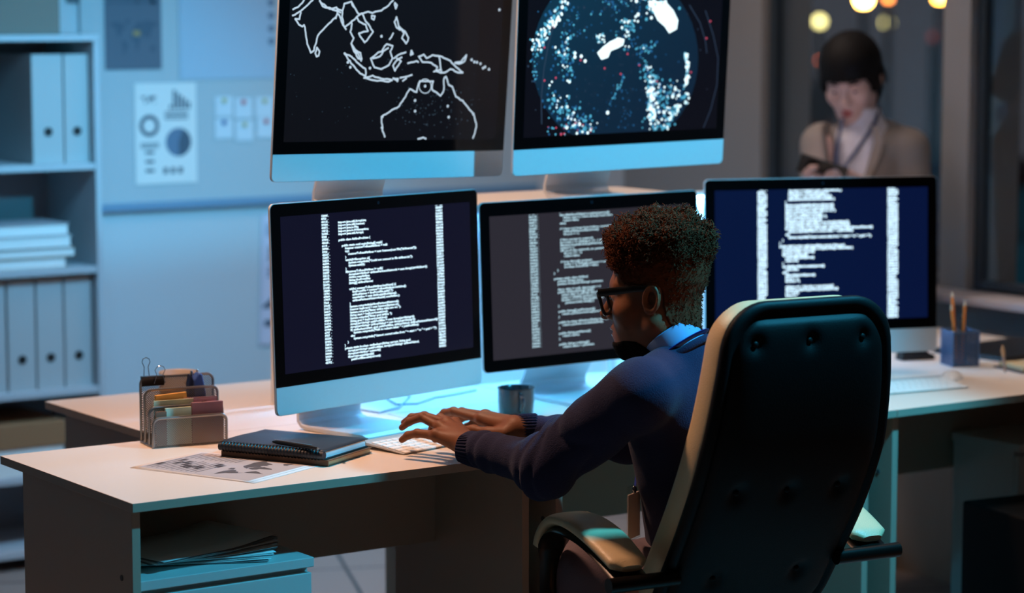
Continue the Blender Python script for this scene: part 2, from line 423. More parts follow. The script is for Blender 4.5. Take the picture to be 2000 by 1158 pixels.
def pedestal(x0, x1, y0, y1, h, label, lock):
    t = thing('drawer_cabinet', label, 'cabinet', ((x0+x1)/2, (y0+y1)/2, 0)); hx, hy = (x1-x0)/2, (y1-y0)/2
    MB().box(-hx+.004, hx-.004, -hy+.022, hy-.004, .03, h-.02).build('body', MT['cab'], t)
    MB().box(-hx, hx, -hy, hy, h-.02, h).build('top', MT['cab'], t, bevel=.0015)
    z = h-.03; dh = (h-.08)/3
    for i in range(3):
        d = MB().box(-hx+.004, hx-.004, -hy+.004, -hy+.021, z-dh+.004, z-.002).build('drawer', MT['cab'], t, bevel=.0015)
        if i == 0 and lock:
            MB().xf(lambda p: p).lathe([(.0001, 0), (.012, 0), (.014, .003), (.014, .009), (.009, .012), (.008, .006), (.0001, .006)], 20).xf(lambda p: np.array([p[0]+hx-.075, -hy+.004-p[2], p[1]+z-.055])).build('lock', MT['chrome'], d, smooth=True)
        else:
            MB().tube([(-.06, -hy+.004, z-.04), (-.06, -hy-.02, z-.04), (.06, -hy-.02, z-.04), (.06, -hy+.004, z-.04)], .004, 8).build('handle', MT['black'], d, smooth=True)
        z -= dh
    for sx in (-1, 1):
        for sy in (-1, 1): MB().lathe([(.0001, 0), (.02, 0), (.02, .03), (.0001, .03)], 12, (sx*(hx-.04), sy*(hy-.05), 0)).build('foot', MT['black'], t)
    return t
pedestal(.034, .425, .045, .36, .575, 'white drawer cabinet under the front left desk, with a round lock', True)
pedestal(2.52, 2.93, .12, .36, .585, 'grey white drawer cabinet under the right hand desk', False)

# loose punched sheets in a fanned heap on the drawer cabinet
for k in range(14):
    a = R(-24+k*3.0+random.uniform(-2, 2)); c = np.array([.232, .215]); zz = .5762+k*.0016
    def sheet(u, v, a=a, k=k):
        x, y = (u-.5)*.30, (v-.5)*.21
        z = .0012*math.sin(u*7+k)+.012*max(0, (u-.6))*k/14*2
        return (x*math.cos(a)-y*math.sin(a), x*math.sin(a)+y*math.cos(a), max(0, z))
    o = MB().grid(sheet, 10, 4).build('paper_sheet', MT['paper'] if k % 3 else mat('grey_document', (120, 112, 112), .6), smooth=True)
    o.location = (c[0]-.0005*k, c[1]+.004*random.uniform(-1, 1), zz)
    m = o.modifiers.new('solid', 'SOLIDIFY'); m.thickness = .0008; m.offset = 1
    tag(o, 'loose sheet in the fanned paper heap on the drawer cabinet under the desk', 'paper', 'paper heap on the drawer cabinet')

# ------------------------------------------------------------------ bookcase
BX0, BX1, BY0, BY1 = .37, 1.190, 2.62, 2.98
bc = thing('bookcase', 'tall white open bookcase filled with binders against the back wall', 'bookcase', ((BX0+BX1)/2, (BY0+BY1)/2, 0))
def L(x, y, z=0): return (x-(BX0+BX1)/2, y-(BY0+BY1)/2, z)
for xx in (BX0, BX1-.018):
    a = L(xx, BY0); MB().box(a[0], a[0]+.018, a[1], a[1]+.36, 0, 1.602).build('side_panel', MT['shelf'], bc, bevel=.001)
for zz in (.06, .285, .54, .906, 1.218, 1.602):
    a = L(BX0+.018, BY0); MB().box(a[0]-(.018 if zz > 1.5 else 0), a[0]+BX1-BX0-.036+(.018 if zz > 1.5 else 0), a[1]-(.004 if zz > 1.5 else -.004), a[1]+.35, zz-.02, zz).build('shelf', MT['shelf'], bc, bevel=.001)
a = L(BX0+.018, BY1-.008); MB().box(a[0], a[0]+BX1-BX0-.036, a[1], a[1]+.008, .06, 1.59).build('back_panel', MT['shelfback'], bc)
def binder(x0, x1, z, h, label):
    t = thing('ring_binder', label, 'binder', ((x0+x1)/2, BY0+.035, z), 0, 'white binders in the bookcase'); hw = (x1-x0)/2-.0015
    MB().box(-hw, hw, 0, .004, 0, h).box(-hw, -hw+.004, .004, .27, 0, h).box(hw-.004, hw, .004, .27, 0, h).build('cover', MT['binder'], t, bevel=.0015)
    MB().box(-hw+.008, hw-.008, .03, .262, .006, h-.012).build('pages', MT['paper'], t)
    MB().lathe([(.0001, 0), (.010, 0), (.0135, .002), (.0135, .0)], 18).xf(lambda p: np.array([p[0], -p[2]-.0005, p[1]+.095])).build('finger_hole', MT['hole'], t)
binder(.985, 1.087, 1.218, .325, 'white binder on the upper shelf, left one of the two')
binder(1.089, 1.170, 1.218, .325, 'white binder on the upper shelf, against the right side')
binder(.80, .888, .54, .338, 'white binder on the lower shelf cut off by the left edge')
binder(.892, .982, .54, .338, 'white binder on the lower shelf, left of the middle hole')
binder(.985, 1.073, .54, .338, 'white binder on the lower shelf, second from the right')
binder(1.076, 1.166, .54, .338, 'white binder on the lower shelf, rightmost')
t = thing('magazine_file', 'dark grey file box with a tan edge beside the upper binders', 'file box', (.80, BY0+.06, 1.218))
MB().box(-.08, .075, 0, .26, 0, .30).build('box', mat('grey_board', (86, 82, 84), .7), t, bevel=.002)
MB().box(-.08, .075, -.003, 0, 0, .30).build('spine', MT['brown'], t)
zs = .906
for i, (h, x1, c, lb) in enumerate([(.03, 1.09, (190, 180, 168), 'cream book at the bottom of the shelf stack'), (.03, 1.12, (120, 92, 70), 'brown book second from the bottom of the shelf stack'),
                                    (.036, 1.108, (196, 196, 196), 'thick white book below the top of the shelf stack'), (.036, 1.10, (170, 160, 164), 'pale mauve book on top of the shelf stack')]):
    t = thing('book', lb, 'book', (x1-.15, BY0+.14, zs), 0, 'stacked books in the bookcase')
    cm = mat('book_cover', c, .6)
    MB().box(-.15, .15, -.1, .1, 0, .003).box(-.15, .15, -.1, .1, h-.003, h).box(-.15, -.147, -.1, .1, .003, h-.003).build('cover', cm, t)
    MB().box(-.146, .146, -.096, .096, .003, h-.003).build('pages', MT['paper'], t); zs += h
t = thing('storage_box', 'white box with a tan lid in the bottom of the bookcase', 'box', (.83, BY0+.17, .285))
MB().box(-.25, .23, -.15, .15, 0, .09).build('box', MT['white'], t, bevel=.003)
MB().box(-.255, .235, -.155, .155, .085, .16).build('lid', MT['brown'], t, bevel=.003)
t = thing('carton', 'grey brown cardboard carton standing on top of the bookcase', 'box', (.80, BY0+.18, 1.602))
MB().box(-.3, .275, -.16, .15, 0, .32).build('box', mat('grey_brown_card', (128, 116, 106), .8), t, bevel=.003)
MB().box(-.3, .275, -.162, -.160, .20, .205).build('flap_edge', mat('carton_seam', (70, 60, 54), .8), t)

# ------------------------------------------------------------------ whiteboard and what hangs on the wall
wb = thing('whiteboard', 'large whiteboard on the back wall behind the monitors', 'whiteboard', (2.2, YW, 0))
MB().box(-.9, .85, -.018, 0, 1.06, 2.3).build('board', MT['board'], wb)
MB().box(-.9, .85, -.026, 0, 1.035, 1.062).build('rail', MT['trim'], wb, bevel=.003)
MB().box(-.9, .85, -.026, 0, 2.3, 2.325).build('rail', MT['trim'], wb, bevel=.003)
CONT = [[(-168, 65), (-140, 70), (-95, 72), (-60, 60), (-55, 48), (-75, 40), (-81, 27), (-97, 20), (-83, 9), (-105, 20), (-118, 34), (-125, 48), (-150, 58)],
        [(-80, 8), (-50, 0), (-35, -8), (-48, -27), (-65, -42), (-72, -54), (-75, -20), (-81, -4)],
        [(-17, 15), (-5, 36), (10, 37), (32, 31), (43, 12), (51, 11), (40, -8), (33, -26), (18, -34), (9, 4), (-8, 5)],
        [(-10, 37), (0, 49), (8, 58), (28, 71), (70, 72), (105, 77), (178, 68), (160, 58), (142, 52), (128, 38), (120, 24), (105, 10), (98, 17), (88, 22), (78, 8), (68, 24), (52, 26), (45, 14), (35, 32), (28, 38), (12, 44)],
        [(114, -22), (130, -12), (143, -11), (153, -27), (146, -39), (130, -32), (115, -34)], [(-52, 60), (-20, 70), (-28, 82), (-58, 78)]]
def sheet_on_wall(label, x0, y0, x1, y1, m, draw=None, name='wall_poster', cat='poster', lift=.021, tilt=0, group=None):
    a = onY(x0, y0, YW-lift); b = onY(x1, y1, YW-lift); W = b[0]-a[0]; H = a[2]-b[2]
    t = thing(name, label, cat, ((a[0]+b[0])/2, YW-lift, (a[2]+b[2])/2), 0, group); t.rotation_euler = (0, R(tilt), 0)
    MB().box(-W/2, W/2, -.0008, 0, -H/2, H/2).build('sheet', m, t)
    if draw:
        mb = MB(); ex = draw(mb, W, H)
        if isinstance(ex, MB): ex.build('pie_chart', [MT['ink'], mat('pie_grey', (104, 124, 148), .7), mat('pie_dark', (78, 92, 108), .7)], t)
        if mb.v: mb.build('print', [mat('print_grey', (78, 92, 108), .7), mat('print_blue', (104, 124, 148), .7), mat('print_ochre', (170, 140, 90), .7)], t)
    return t
def rect(mb, x0, x1, z0, z1, m=0): mb.box(x0, x1, -.0016, -.0009, z0, z1, m)
def disc(mb, cx, cz, r, r0=0, a0=0, a1=360, m=0):
    n = 24; pts = [(cx+r*math.cos(R(a0+(a1-a0)*i/n)), cz+r*math.sin(R(a0+(a1-a0)*i/n))) for i in range(n+1)]
    inn = [(cx+r0*math.cos(R(a0+(a1-a0)*i/n)), cz+r0*math.sin(R(a0+(a1-a0)*i/n))) for i in range(n+1)]
    for i in range(n): mb.add([(p[0], -.0013, p[1]) for p in (pts[i], pts[i+1], inn[i+1], inn[i])], [(0, 1, 2, 3)], m)
def worldmap(mb, cx, cz, W, H, m=0, M3=None):
    for c in CONT:
        pts = [(cx+lo/360*W, cz+(la-10)/150*H) for lo, la in c]
        if M3 is None: mb.add([(p[0], -.0013, p[1]) for p in pts], [tuple(range(len(pts)))], m)
        else: mb.add([M3(p) for p in pts], [tuple(range(len(pts)))], m)
def d_map(mb, W, H):
    for i in range(4): rect(mb, -W*.46, W*.05*(1+i % 2)+.0, H*.43-i*H*.05, H*.455-i*H*.05)
    for i in range(4): rect(mb, W*.06, W*(.3+.1*(i % 2)), H*.43-i*H*.05, H*.46-i*H*.05)
    rect(mb, W*.3, W*.46, H*.27, H*.46); worldmap(mb, 0, -H*.14, W*.92, H*.5); rect(mb, 0, W*.12, -H*.1, -H*.04, 2)
def d_charts(mb, W, H):
    worldmap(mb, -W*.28, H*.33, W*.28, H*.1)
    for i in range(6): rect(mb, W*(.06+.06*i), W*(.1+.06*i), H*.24, H*(.28+.03*((i*5) % 6)))
    ex = MB(); disc(mb, -W*.27, H*.08, W*.16, W*.1); disc(ex, W*.2, -H*.09, W*.21, 0, 70, 270, 1); disc(ex, W*.2, -H*.09, W*.21, 0, -90, 70, 2)
    for i in range(3): rect(mb, -W*.02, W*.36, H*(.2-.03*i), H*(.215-.03*i)); rect(mb, -W*.42, -W*.12, H*(-.1-.02*i), H*(-.09-.02*i))
    for i in range(3): rect(mb, -W*.34, -W*.2, H*(-.2-.09*i), H*(-.17-.09*i)); rect(mb, W*(-.05+.12*i), W*(.02+.12*i), -H*.4, -H*.34)
    return ex
def d_side(mb, W, H):
    for i in range(5): rect(mb, -W*.4, W*.1, H*(.42-.02*i), H*(.43-.02*i), 1)
    for i in range(5): rect(mb, -W*.35, W*.4, H*(.24-.025*i), H*(.255-.025*i))
    for i in range(3): rect(mb, -W*.35, W*.2, H*(.08-.03*i), H*(.1-.03*i), 1)
    mb.prism([(-W*.45, -H*.2), (-W*.3, -H*.16), (-W*.15, -H*.1), (0, -H*.18), (W*.4, -H*.19), (W*.4, -H*.22), (-W*.45, -H*.22)], -.0016, -.0009, 0, 'y'); rect(mb, -W*.4, W*.3, -H*.36, -H*.31)
sheet_on_wall('grey printed sheet with a dark world map, top left of the whiteboard', 203, -30, 316, 135, mat('dark_grey_print', (96, 104, 118), .7), d_map)
sheet_on_wall('pale infographic sheet with ring and pie charts on the whiteboard', 262, 163, 385, 356, MT['paper'], d_charts)
sheet_on_wall('large blank pale sheet at the top of the whiteboard', 348, -60, 536, 152, mat('pale_sheet', (172, 190, 206), .7), lambda mb, W, H: [disc(mb, W*.47, H*(.2-.12*i), .012, 0, 0, 360, 1) for i in range(4)])
sheet_on_wall('narrow printed sheet hanging beside the left monitor', 508, 421, 590, 668, mat('lilac_paper', (210, 206, 222), .7), d_side, tilt=2.0, lift=.006)
sheet_on_wall('dark strip of paper along the very top of the whiteboard', 130, -12, 262, 10, mat('slate_paper', (96, 104, 112), .7), None, tilt=3, lift=.006)
for k, (x, y, c, lb) in enumerate([(437, 193, (190, 180, 120), 'yellow'), (475, 196, (200, 90, 100), 'red'), (516, 194, (190, 180, 120), 'yellow'), (437, 236, (60, 90, 150), 'blue'), (477, 240, (190, 180, 130), 'cream'), (519, 234, (200, 80, 90), 'red')]):
    pos = ['upper row, left', 'upper row, middle', 'upper row, right', 'lower row, left', 'lower row, middle', 'lower row, right'][k]
    t = sheet_on_wall('small blank note with a %s magnet, %s of six on the whiteboard' % (lb, pos), x-17, y-4, x+17, y+34, mat('note_paper', (214, 220, 226), .7), None, 'paper_note', 'note', group='notes on the whiteboard')
    MB().lathe([(.0001, 0), (.008, 0), (.008, .006), (.0001, .007)], 14).xf(lambda p: np.array([p[0], -p[2]-.001, p[1]+.02])).build('magnet', mat('magnet', c, .5), t, smooth=True)
# ------------------------------------------------------------------ monitors
def rrect(x0, x1, z0, z1, r, n=5, corners=(1, 1, 1, 1)):
    pts = []
    for (cx, cz, a0, on) in ((x1-r, z0+r, -90, corners[0]), (x1-r, z1-r, 0, corners[1]), (x0+r, z1-r, 90, corners[2]), (x0+r, z0+r, 180, corners[3])):
        if on: pts += [(cx+r*math.cos(R(a0+90*i/n)), cz+r*math.sin(R(a0+90*i/n))) for i in range(n+1)]
        else: pts.append((cx+r*(1 if a0 in (-90, 0) else -1), cz+r*(-1 if a0 in (-90, 180) else 1)))
    return pts
def screenmat(name, c, s, top=None):
    m = mat(name, (3, 3, 4), .2, spec=.35, emit=c, estr=s); return m
TXT = emis('screen_text_glow', (206, 238, 255), 1.7)
TXTD = emis('screen_text_soft', (190, 226, 240), 1.05)
LINE = emis('map_line_glow', (196, 216, 232), .95); LINEF = emis('map_faint_glow', (60, 66, 76), .6)
DOTW = emis('globe_white_glow', (225, 250, 255), 1.6); DOTC = emis('globe_cyan_glow', (90, 190, 225), .9)
DOTB = emis('globe_blue_glow', (40, 110, 170), .7); DOTR = emis('globe_red_glow', (230, 80, 110), .8); DOTD = emis('globe_dim_glow', (30, 56, 90), .7)
class Mon: pass
def monitor(label, p, yaw, tilt, roll, zs, chin, HB, scr, ff=0):
    M = Mon(); t = thing('desktop_monitor', label, 'monitor', (p[0], p[1], zs), R(yaw), 'five aluminium monitors'); M.t = t
    z0 = p[2]-zs; ty, ry = R(tilt), R(roll); W = .65
    def loc(u, v, w):
        a = u*math.cos(ry)-v*math.sin(ry); b = u*math.sin(ry)+v*math.cos(ry)
        return np.array([a, b*math.sin(ty)-w*math.cos(ty), z0+b*math.cos(ty)+w*math.sin(ty)])
    M.loc = loc
    yw = R(yaw); rt = np.array([math.cos(yw), math.sin(yw), 0]); bk = np.array([-math.sin(yw), math.cos(yw), 0]); up = np.array([0, 0, 1.])
    W3 = lambda q: np.array([p[0], p[1], zs])+rt*q[0]+bk*q[1]+up*q[2]
    O3 = W3(loc(0, 0, .001)); e1 = W3(loc(1, 0, .001))-O3; e2 = W3(loc(0, 1, .001))-O3; nn = np.cross(e1, e2)
    def uv(x, y):
        d = ray(x, y); q = CAM+d*(((O3-CAM)@nn)/(d@nn))-O3; return np.array([q@e1, q@e2])
    M.uv = uv
    def pr(name, pts, w0, w1, m, par, **k):
        mb = MB().prism(pts, 0, 1, 0, 'y'); n = len(pts)
        mb.v = [tuple(loc(q[0], q[1], w1)) for q in pts]+[tuple(loc(q[0], q[1], w0)) for q in pts]
        return mb.build(name, m, par, **k)
    # rear shell
    out = rrect(-W/2-.0012, W/2+.0012, -chin-.0012, HB+.0012, .013, 5); cc = np.array([0, (HB-chin)/2])
    rings = [(1, -.0005), (1, -.006), (.97, -.009), (.85, -.018), (.65, -.030), (.4, -.038), (.15, -.041), (.001, -.0415)]
    mb = MB(); v = []; f = []; n = len(out)
    for rho, w_ in rings: v += [tuple(loc(*(cc+(np.array(q)-cc)*rho), w_)) for q in out]
    for i in range(len(rings)-1):
        for k in range(n): k2 = (k+1) % n; f.append((i*n+k, i*n+k2, (i+1)*n+k2, (i+1)*n+k))
    f.append(tuple(range(n))[::-1])
    mb.add(v, f).build('rear_shell', MT['alu'], t, smooth=True)
    M.bez = pr('bezel', rrect(-W/2, W/2, 0, HB, .012, 5, (0, 1, 1, 0) if chin else (1, 1, 1, 1)), -.0004, .0012, MT['bezel'], t)
    if chin: pr('chin', rrect(-W/2, W/2, -chin, -.0006, .012, 5, (1, 0, 0, 1)), -.0004, .0012, MT['alu'], t)
    M.scr = pr('screen', [(.2985, .027), (.2985, .363), (-.2985, .363), (-.2985, .027)], .0012, .0016, scr, t)
    mb = MB(); mb.v = [tuple(loc(.0035*math.cos(k*PI/6), HB-.013+.0035*math.sin(k*PI/6), .0016)) for k in range(12)]; mb.f = [tuple(range(12))]; mb.mi = [0]
    mb.build('webcam', mat('webcam_lens', (30, 32, 40), .1), M.bez)
    # stand
    path = [(.052, z0+.16), (.10, z0*.75+.06), (.150, z0*.5+.022), (.172, .035), (.172, .020), (.162, .0095), (.145, .006), (.05+ff*.6, .0055), (-.03+ff, .005), (-.045+ff, .003)]
    th = .0085; top = []; bot = []
    for i, q in enumerate(path):
        a = np.array(path[max(0, i-1)]); b = np.array(path[min(len(path)-1, i+1)]); d = (b-a)/np.linalg.norm(b-a); nn_ = np.array([-d[1], d[0]])
        h = th/2 if i < 7 else (.005 if i < 9 else .0022)
        top.append(np.array(q)-nn_*h); bot.append(np.array(q)+nn_*h)
    pts = [(a[0], max(.0004, a[1])) for a in top]+[(a[0], max(.0004, a[1])) for a in bot[::-1]]
    MB().prism(pts, -.098, .098, 0, 'x').build('stand', MT['alu'], t, bevel=.001)
    return M
def plane_mesh(M, name, items, mats, w=.0022):
    """items: list of (verts uv, faces, mat)"""
    mb = MB()
    for v, f, m in items: mb.add([M.loc(a, b, w) for a, b in v], f, m)
    return mb.build(name, mats, M.scr)
def textblock(M, lines, x0, y0, y1, n_ref, ref=None, refx=None, size=1.0, name='code_text', m=None, bold=.00028, y_at=None):
    """first baseline at pixel (x0,y0), baseline number n_ref at y1 on the same column"""
    a = M.uv(x0, y0); b = M.uv(x0+(y1-y0)*.03, y1); pitch = (a[1]-b[1])/n_ref
    s = pitch*size; xs = 1.0
    if ref is not None:
        v, f = text_mesh(ref, s, pitch); wd = max(q[0] for q in v)-min(q[0] for q in v)
        c = M.uv(refx, y0); xs = abs(c[0]-a[0])/wd
    v, f = text_mesh('\n'.join(lines), s, pitch, xs, bold*s/.0066)
    lo, hi = -.297, .297
    v = [(min(hi, q[0]+a[0]), q[1]+a[1]) for q in v]
    ok = [q for q in f if all(.028 < v[i][1] < .362 for i in q)]
    return plane_mesh(M, name, [(v, ok, 0)], [m or TXT])

LLM = monitor('left monitor of the lower row, showing Java code, behind the keyboard', (.819, .414, .876), 14.1, 2.1, -.25, ZT, .06, .39, screenmat('screen_navy', (22, 22, 46), .62))
MID = monitor('middle monitor of the lower row without a silver chin, partly hidden by the man\'s head', (1.473, .504, .838), .7, 2.4, .28, ZT, 0, .395, screenmat('screen_grey', (52, 49, 58), .75))
RMM = monitor('right monitor of the lower row, behind the black office chair', (2.162, .464, .863), -15.2, 2.8, -.36, ZT, .06, .39, screenmat('screen_blue', (8, 22, 62), .85))
ZS = 1.222
ULM = monitor('upper left monitor showing a map of Australia and Asia', (.918, .53, 1.356), 4.9, -4.0, -1.2, ZS, .06, .39, screenmat('screen_black', (19, 19, 25), .7), .135)
URM = monitor('upper right monitor showing a glowing dotted globe', (1.517, .462, 1.359), 3.1, -4.0, .5, ZS, .06, .39, screenmat('screen_black_blue', (16, 16, 26), .7), .135)

I4 = '    '
CODE = ['import java.util.ArrayList;', 'import java.util.Scanner;', 'import java.io.File;', 'import java.io.IOException;', 'import java.util.Arrays;', '',
 'public class AirlineProblem {', '', I4+'public static void main(String[] args){', I4*2+'Scanner scannerToReadAirlines = null;', I4*2+'try{',
 I4*3+'scannerToReadAirlines = new Scanner(new File("airlines.txt"));', I4*2+'}', I4*2+'catch(IOException e){', I4*3+'System.out.println("Could not connect to file airlines.txt.");', I4*3+'System.exit(0);', I4*2+'}',
 I4*2+'if(scannerToReadAirlines != null){', I4*3+'ArrayList<Airline> airlinesPartnersNetwork = new ArrayList<Airline>();', I4*3+'Airline newAirline;', I4*3+'String lineFromFile;', I4*3+'String[] airlineNames;', '',
 I4*3+'while( scannerToReadAirlines.hasNext() ){', I4*4+'lineFromFile = scannerToReadAirlines.nextLine();', I4*4+'airlineNames = lineFromFile.split(",");', I4*4+'newAirline = new Airline(airlineNames);', I4*4+'airlinesPartnersNetwork.add( newAirline );', I4*3+'}',
 I4*3+'System.out.println(airlinesPartnersNetwork);', I4*3+'Scanner keyboard = new Scanner(System.in);', I4*3+'System.out.print("Enter airline miles are on: ");', I4*3+'String start = keyboard.nextLine();', I4*3+'System.out.print("Enter goal airline: ");', I4*3+'String goal = keyboard.nextLine();',
 I4*3+'ArrayList<String> pathForMiles = new ArrayList<String>();', I4*3+'ArrayList<String> airlinesVisited = new ArrayList<String>();', I4*3+'if( canRedeem(start, goal, pathForMiles, airlinesVisited, airlinesPartnersNetwork))', I4*4+'System.out.println("Path to redeem miles: " + pathForMiles);', I4*3+'else',
 I4*4+'System.out.println("Cannot convert miles from " + start + " to " + goal + ".");', I4*2+'}', I4+'}',
 I4+'private static boolean canRedeem(String current, String goal,', I4*2+'ArrayList<String> pathForMiles, ArrayList<String> airlinesVisited,', I4*2+'ArrayList<Airline> network){', I4*2+'if(current.equals(goal)){', I4*3+'pathForMiles.add(current);']
NUMS = [str(random.randint(2000, 49999)) for _ in range(60)]
textblock(LLM, CODE, 659.5, 436, 706, 47, CODE[0], 714, 1.0)
textblock(LLM, [n.ljust(5)+' .' for n in NUMS[:50]], 626.5, 424, 711, 49, '23456 .', 641, 1.0, 'line_numbers')
textblock(LLM, [n[:4] for n in NUMS[3:53]]+[''], 849.5, 402, 678, 49, '2345 .', 866, 1.05, 'line_numbers')
CODE2 = [I4*3+'return true;', I4*2+'}', I4*2+'else if(airlinesVisited.contains(current))', I4*3+'//base case 2, I have already been here', I4*3+'return false;', I4*2+'else{', '', I4*2+'// I have not been here before, recursive case', I4*3+'airlinesVisited.add(current);', I4*3+'int pos = -1;', '', I4*2+'// find current in network', I4*2+'int index = 0; while(pos == -1 && index < network.size()){', I4*2+'if(network.get(index).getName().equals(current)) pos = index;', I4*2+'index++; }', I4*2+'//if not in the network, no partners', I4*3+'if( pos == - 1)', I4*3+'return false;', '', I4*2+'// loop through partners', I4*3+'index = 0; String[] partners = network.get(pos).getPartners();', I4*3+'boolean foundPath = false;', I4*1+'}', '}', '', 'private static class Airline{', I4+'private String name;', I4+'private ArrayList<String> partners;', '', I4+'//pre: data != null, data.length > 0', I4+'public Airline(String[] data){', I4*2+'assert data != null && data.length > 0', I4*2+'name = data[0]; partners = new ArrayList<String>();', I4*2+'for(int i = 1; i < data.length; i++)', I4*3+'partners.add( data[i] );', I4+'}', '', I4+'public String[] getPartners(){', I4*2+'return partners.toArray(new String[partners.size()]);', I4+'}', '', I4+'public boolean isPartner(String name){', I4*2+'return partners.contains(name);', I4+'}', '', I4+'public String getName(){', I4*2+'return name;', I4+'}', '', I4+'public String toString(){', I4*2+'return name + partners;']
textblock(MID, CODE2, 1078, 412, 675, 49, 'private static class Airline{', 1144, 1.0, m=TXTD)
textblock(MID, [n.ljust(5)+' .' for n in NUMS[:48]], 1032, 415, 679, 47, '23456 .', 1050, 1.0, 'line_numbers', m=TXTD)
textblock(MID, [n[:5] for n in NUMS[5:50]], 1272, 400, 640, 44, '23456', 1288, 1.0, 'line_numbers', m=TXTD)
CODE3 = [I4*3+l[12:] if l.startswith(I4*3) else l for l in CODE[23:]]+[I4*3+'return true;', I4*2+'}', I4*2+'else if(airlinesVisited.contains(current))', I4*3+'return false;', I4*2+'else{', I4*3+'airlinesVisited.add(current);', I4*3+'int pos = -1;', I4*3+'int index = 0;', '', I4*3+'while(pos == -1 && index < network.size()){', I4*3+'if(network.get(index).getName().equals(current))', I4*3+'pos = index;', I4*3+'index++; }', '', I4*3+'if( pos == - 1)', I4*3+'return false;']
textblock(RMM, CODE3, 1516, 369, 580, 37, 'while( scannerToReadAirlines.hasNext() ){', 1606, 1.05, bold=.00045)
textblock(RMM, [n[:5] for n in NUMS[:48]], 1479, 373, 620, 46, '23456', 1497, 1.05, 'line_numbers', bold=.00045)
textblock(RMM, [n[:5] for n in NUMS[7:56]], 1733, 369, 614, 46, '23456', 1753, 1.05, 'line_numbers', bold=.00045)

# map of the seas between India and Australia on the upper left screen (points as drawn on the screen)
def ribbon(M, pts, hw, sx, sy, ox, oy, m=0, closed=False):
    q = [M.uv(ox+x/sx, oy+y/sy) for x, y in pts]; it = []
    if closed: q = q+[q[0]]
    for a, b in zip(q[:-1], q[1:]):
        d = b-a; l = np.linalg.norm(d)
        if l < 1e-6: continue
        d = d/l; n = np.array([-d[1], d[0]])*hw; e = d*hw*.5
        it.append(([a-n-e, b-n+e, b+n+e, a+n-e], [(0, 1, 2, 3)], m))
    return it
def dot(M, x, y, r, sx, ox, oy, m=0, n=8, uv=None):
    c = M.uv(ox+x/sx, oy+y/sx) if uv is None else uv
    return [([c+r*np.array([math.cos(2*PI*k/n), math.sin(2*PI*k/n)]) for k in range(n)], [tuple(range(n))], m)]
def inside(it):
    return [x for x in it if all(-.297 < a < .297 and .0275 < b < .3625 for a, b in x[0])]
POLY = [[(130,95),(160,85),(195,60),(240,20),(262,0)],[(130,60),(180,40),(212,0)],[(195,70),(187,108),(163,105),(185,140),(203,150),(213,140),(222,200),(235,260),(250,298),(268,285),(280,240),(290,200),(330,155),(375,110),(395,95)],
 [(285,268),(300,290),(295,315),(283,320),(275,300),(285,268)],[(300,0),(318,35),(360,50),(395,42),(402,75),(390,105)],[(395,45),(430,60),(440,20),(480,8),(492,40)],[(400,75),(420,100),(432,140),(450,165),(440,150),(425,95),(430,60)],
 [(440,155),(472,130),(482,120),(475,180),(492,215),(480,245),(500,280),(530,300),(540,335),(520,330),(495,290),(480,250)],[(482,120),(510,95),(540,75),(562,120),(585,150),(602,180),(580,210),(555,240),(530,205),(522,188),(550,178),(575,175),(560,140),(520,120),(510,95)],
 [(540,78),(575,65),(600,72),(650,60),(690,30),(716,0)],[(595,88),(612,92),(608,110),(595,105),(595,88)],[(725,15),(738,30),(730,48),(725,15)],[(480,10),(520,80),(545,78)],[(300,5),(340,40),(390,60),(420,70)],
 [(735,95),(725,125),(735,155),(755,170),(742,120),(735,95)],[(750,150),(785,178),(802,215),(790,245),(765,215),(778,190),(750,150)],[(695,222),(718,186)],
 [(590,330),(620,305),(650,290),(680,250),(715,258),(700,290),(712,330),(690,370),(650,390),(610,380),(590,330)],[(600,330),(640,320),(660,290),(690,272)],
 [(440,300),(480,320),(520,360),(560,390),(560,430),(530,415),(490,370),(460,335),(440,300)],[(500,285),(520,310),(535,345)],[(550,440),(600,428),(650,443),(712,452),(690,462),(610,454),(550,440)],[(715,442),(745,446),(740,460),(715,442)],[(755,440),(800,430),(822,424)],[(770,458),(790,442)],
 [(720,330),(745,310),(787,294)],[(735,330),(760,345),(745,370),(725,402),(714,370),(735,345),(765,322)],[(820,285),(828,305),(815,310),(820,285)],[(798,358),(850,345),(858,352)],
 [(860,320),(890,308),(905,330),(940,312),(990,320),(1040,345),(1060,365),(1085,388),(1112,410),(1080,408),(1040,390),(1010,410),(985,412),(958,402),(966,380),(930,355),(880,350),(860,320)],[(975,320),(990,410)],[(945,405),(985,393)],[(1065,355),(1100,350),(1130,310),(1120,345),(1090,360),(1065,355)],
 [(680,805),(655,740),(650,660),(700,630),(750,600),(775,560),(812,503),(850,522),(855,490),(868,460),(942,460),(935,505),(985,540),(1000,520),(1005,440),(1015,432),(1030,480),(1050,490),(1070,545),(1110,570),(1140,610),(1170,645),(1187,700),(1180,750),(1160,800)],
 [(835,800),(855,785),(885,778),(937,797)]]
it = []
for P_ in POLY:
    q = [P_[0]]
    for a, b in zip(P_[:-1], P_[1:]):           # a little coast roughness
        n = max(1, int(math.dist(a, b)/14))
        for i in range(1, n+1):
            j = 2.6 if i < n else 1.5
            q.append((a[0]+(b[0]-a[0])*i/n+random.uniform(-j, j), a[1]+(b[1]-a[1])*i/n+random.uniform(-j, j)))
    rb_ = inside(ribbon(ULM, q, .0019, 2.896, 2.896, 520, 0))
    if rb_: plane_mesh(ULM, 'coastline', rb_, [LINE])
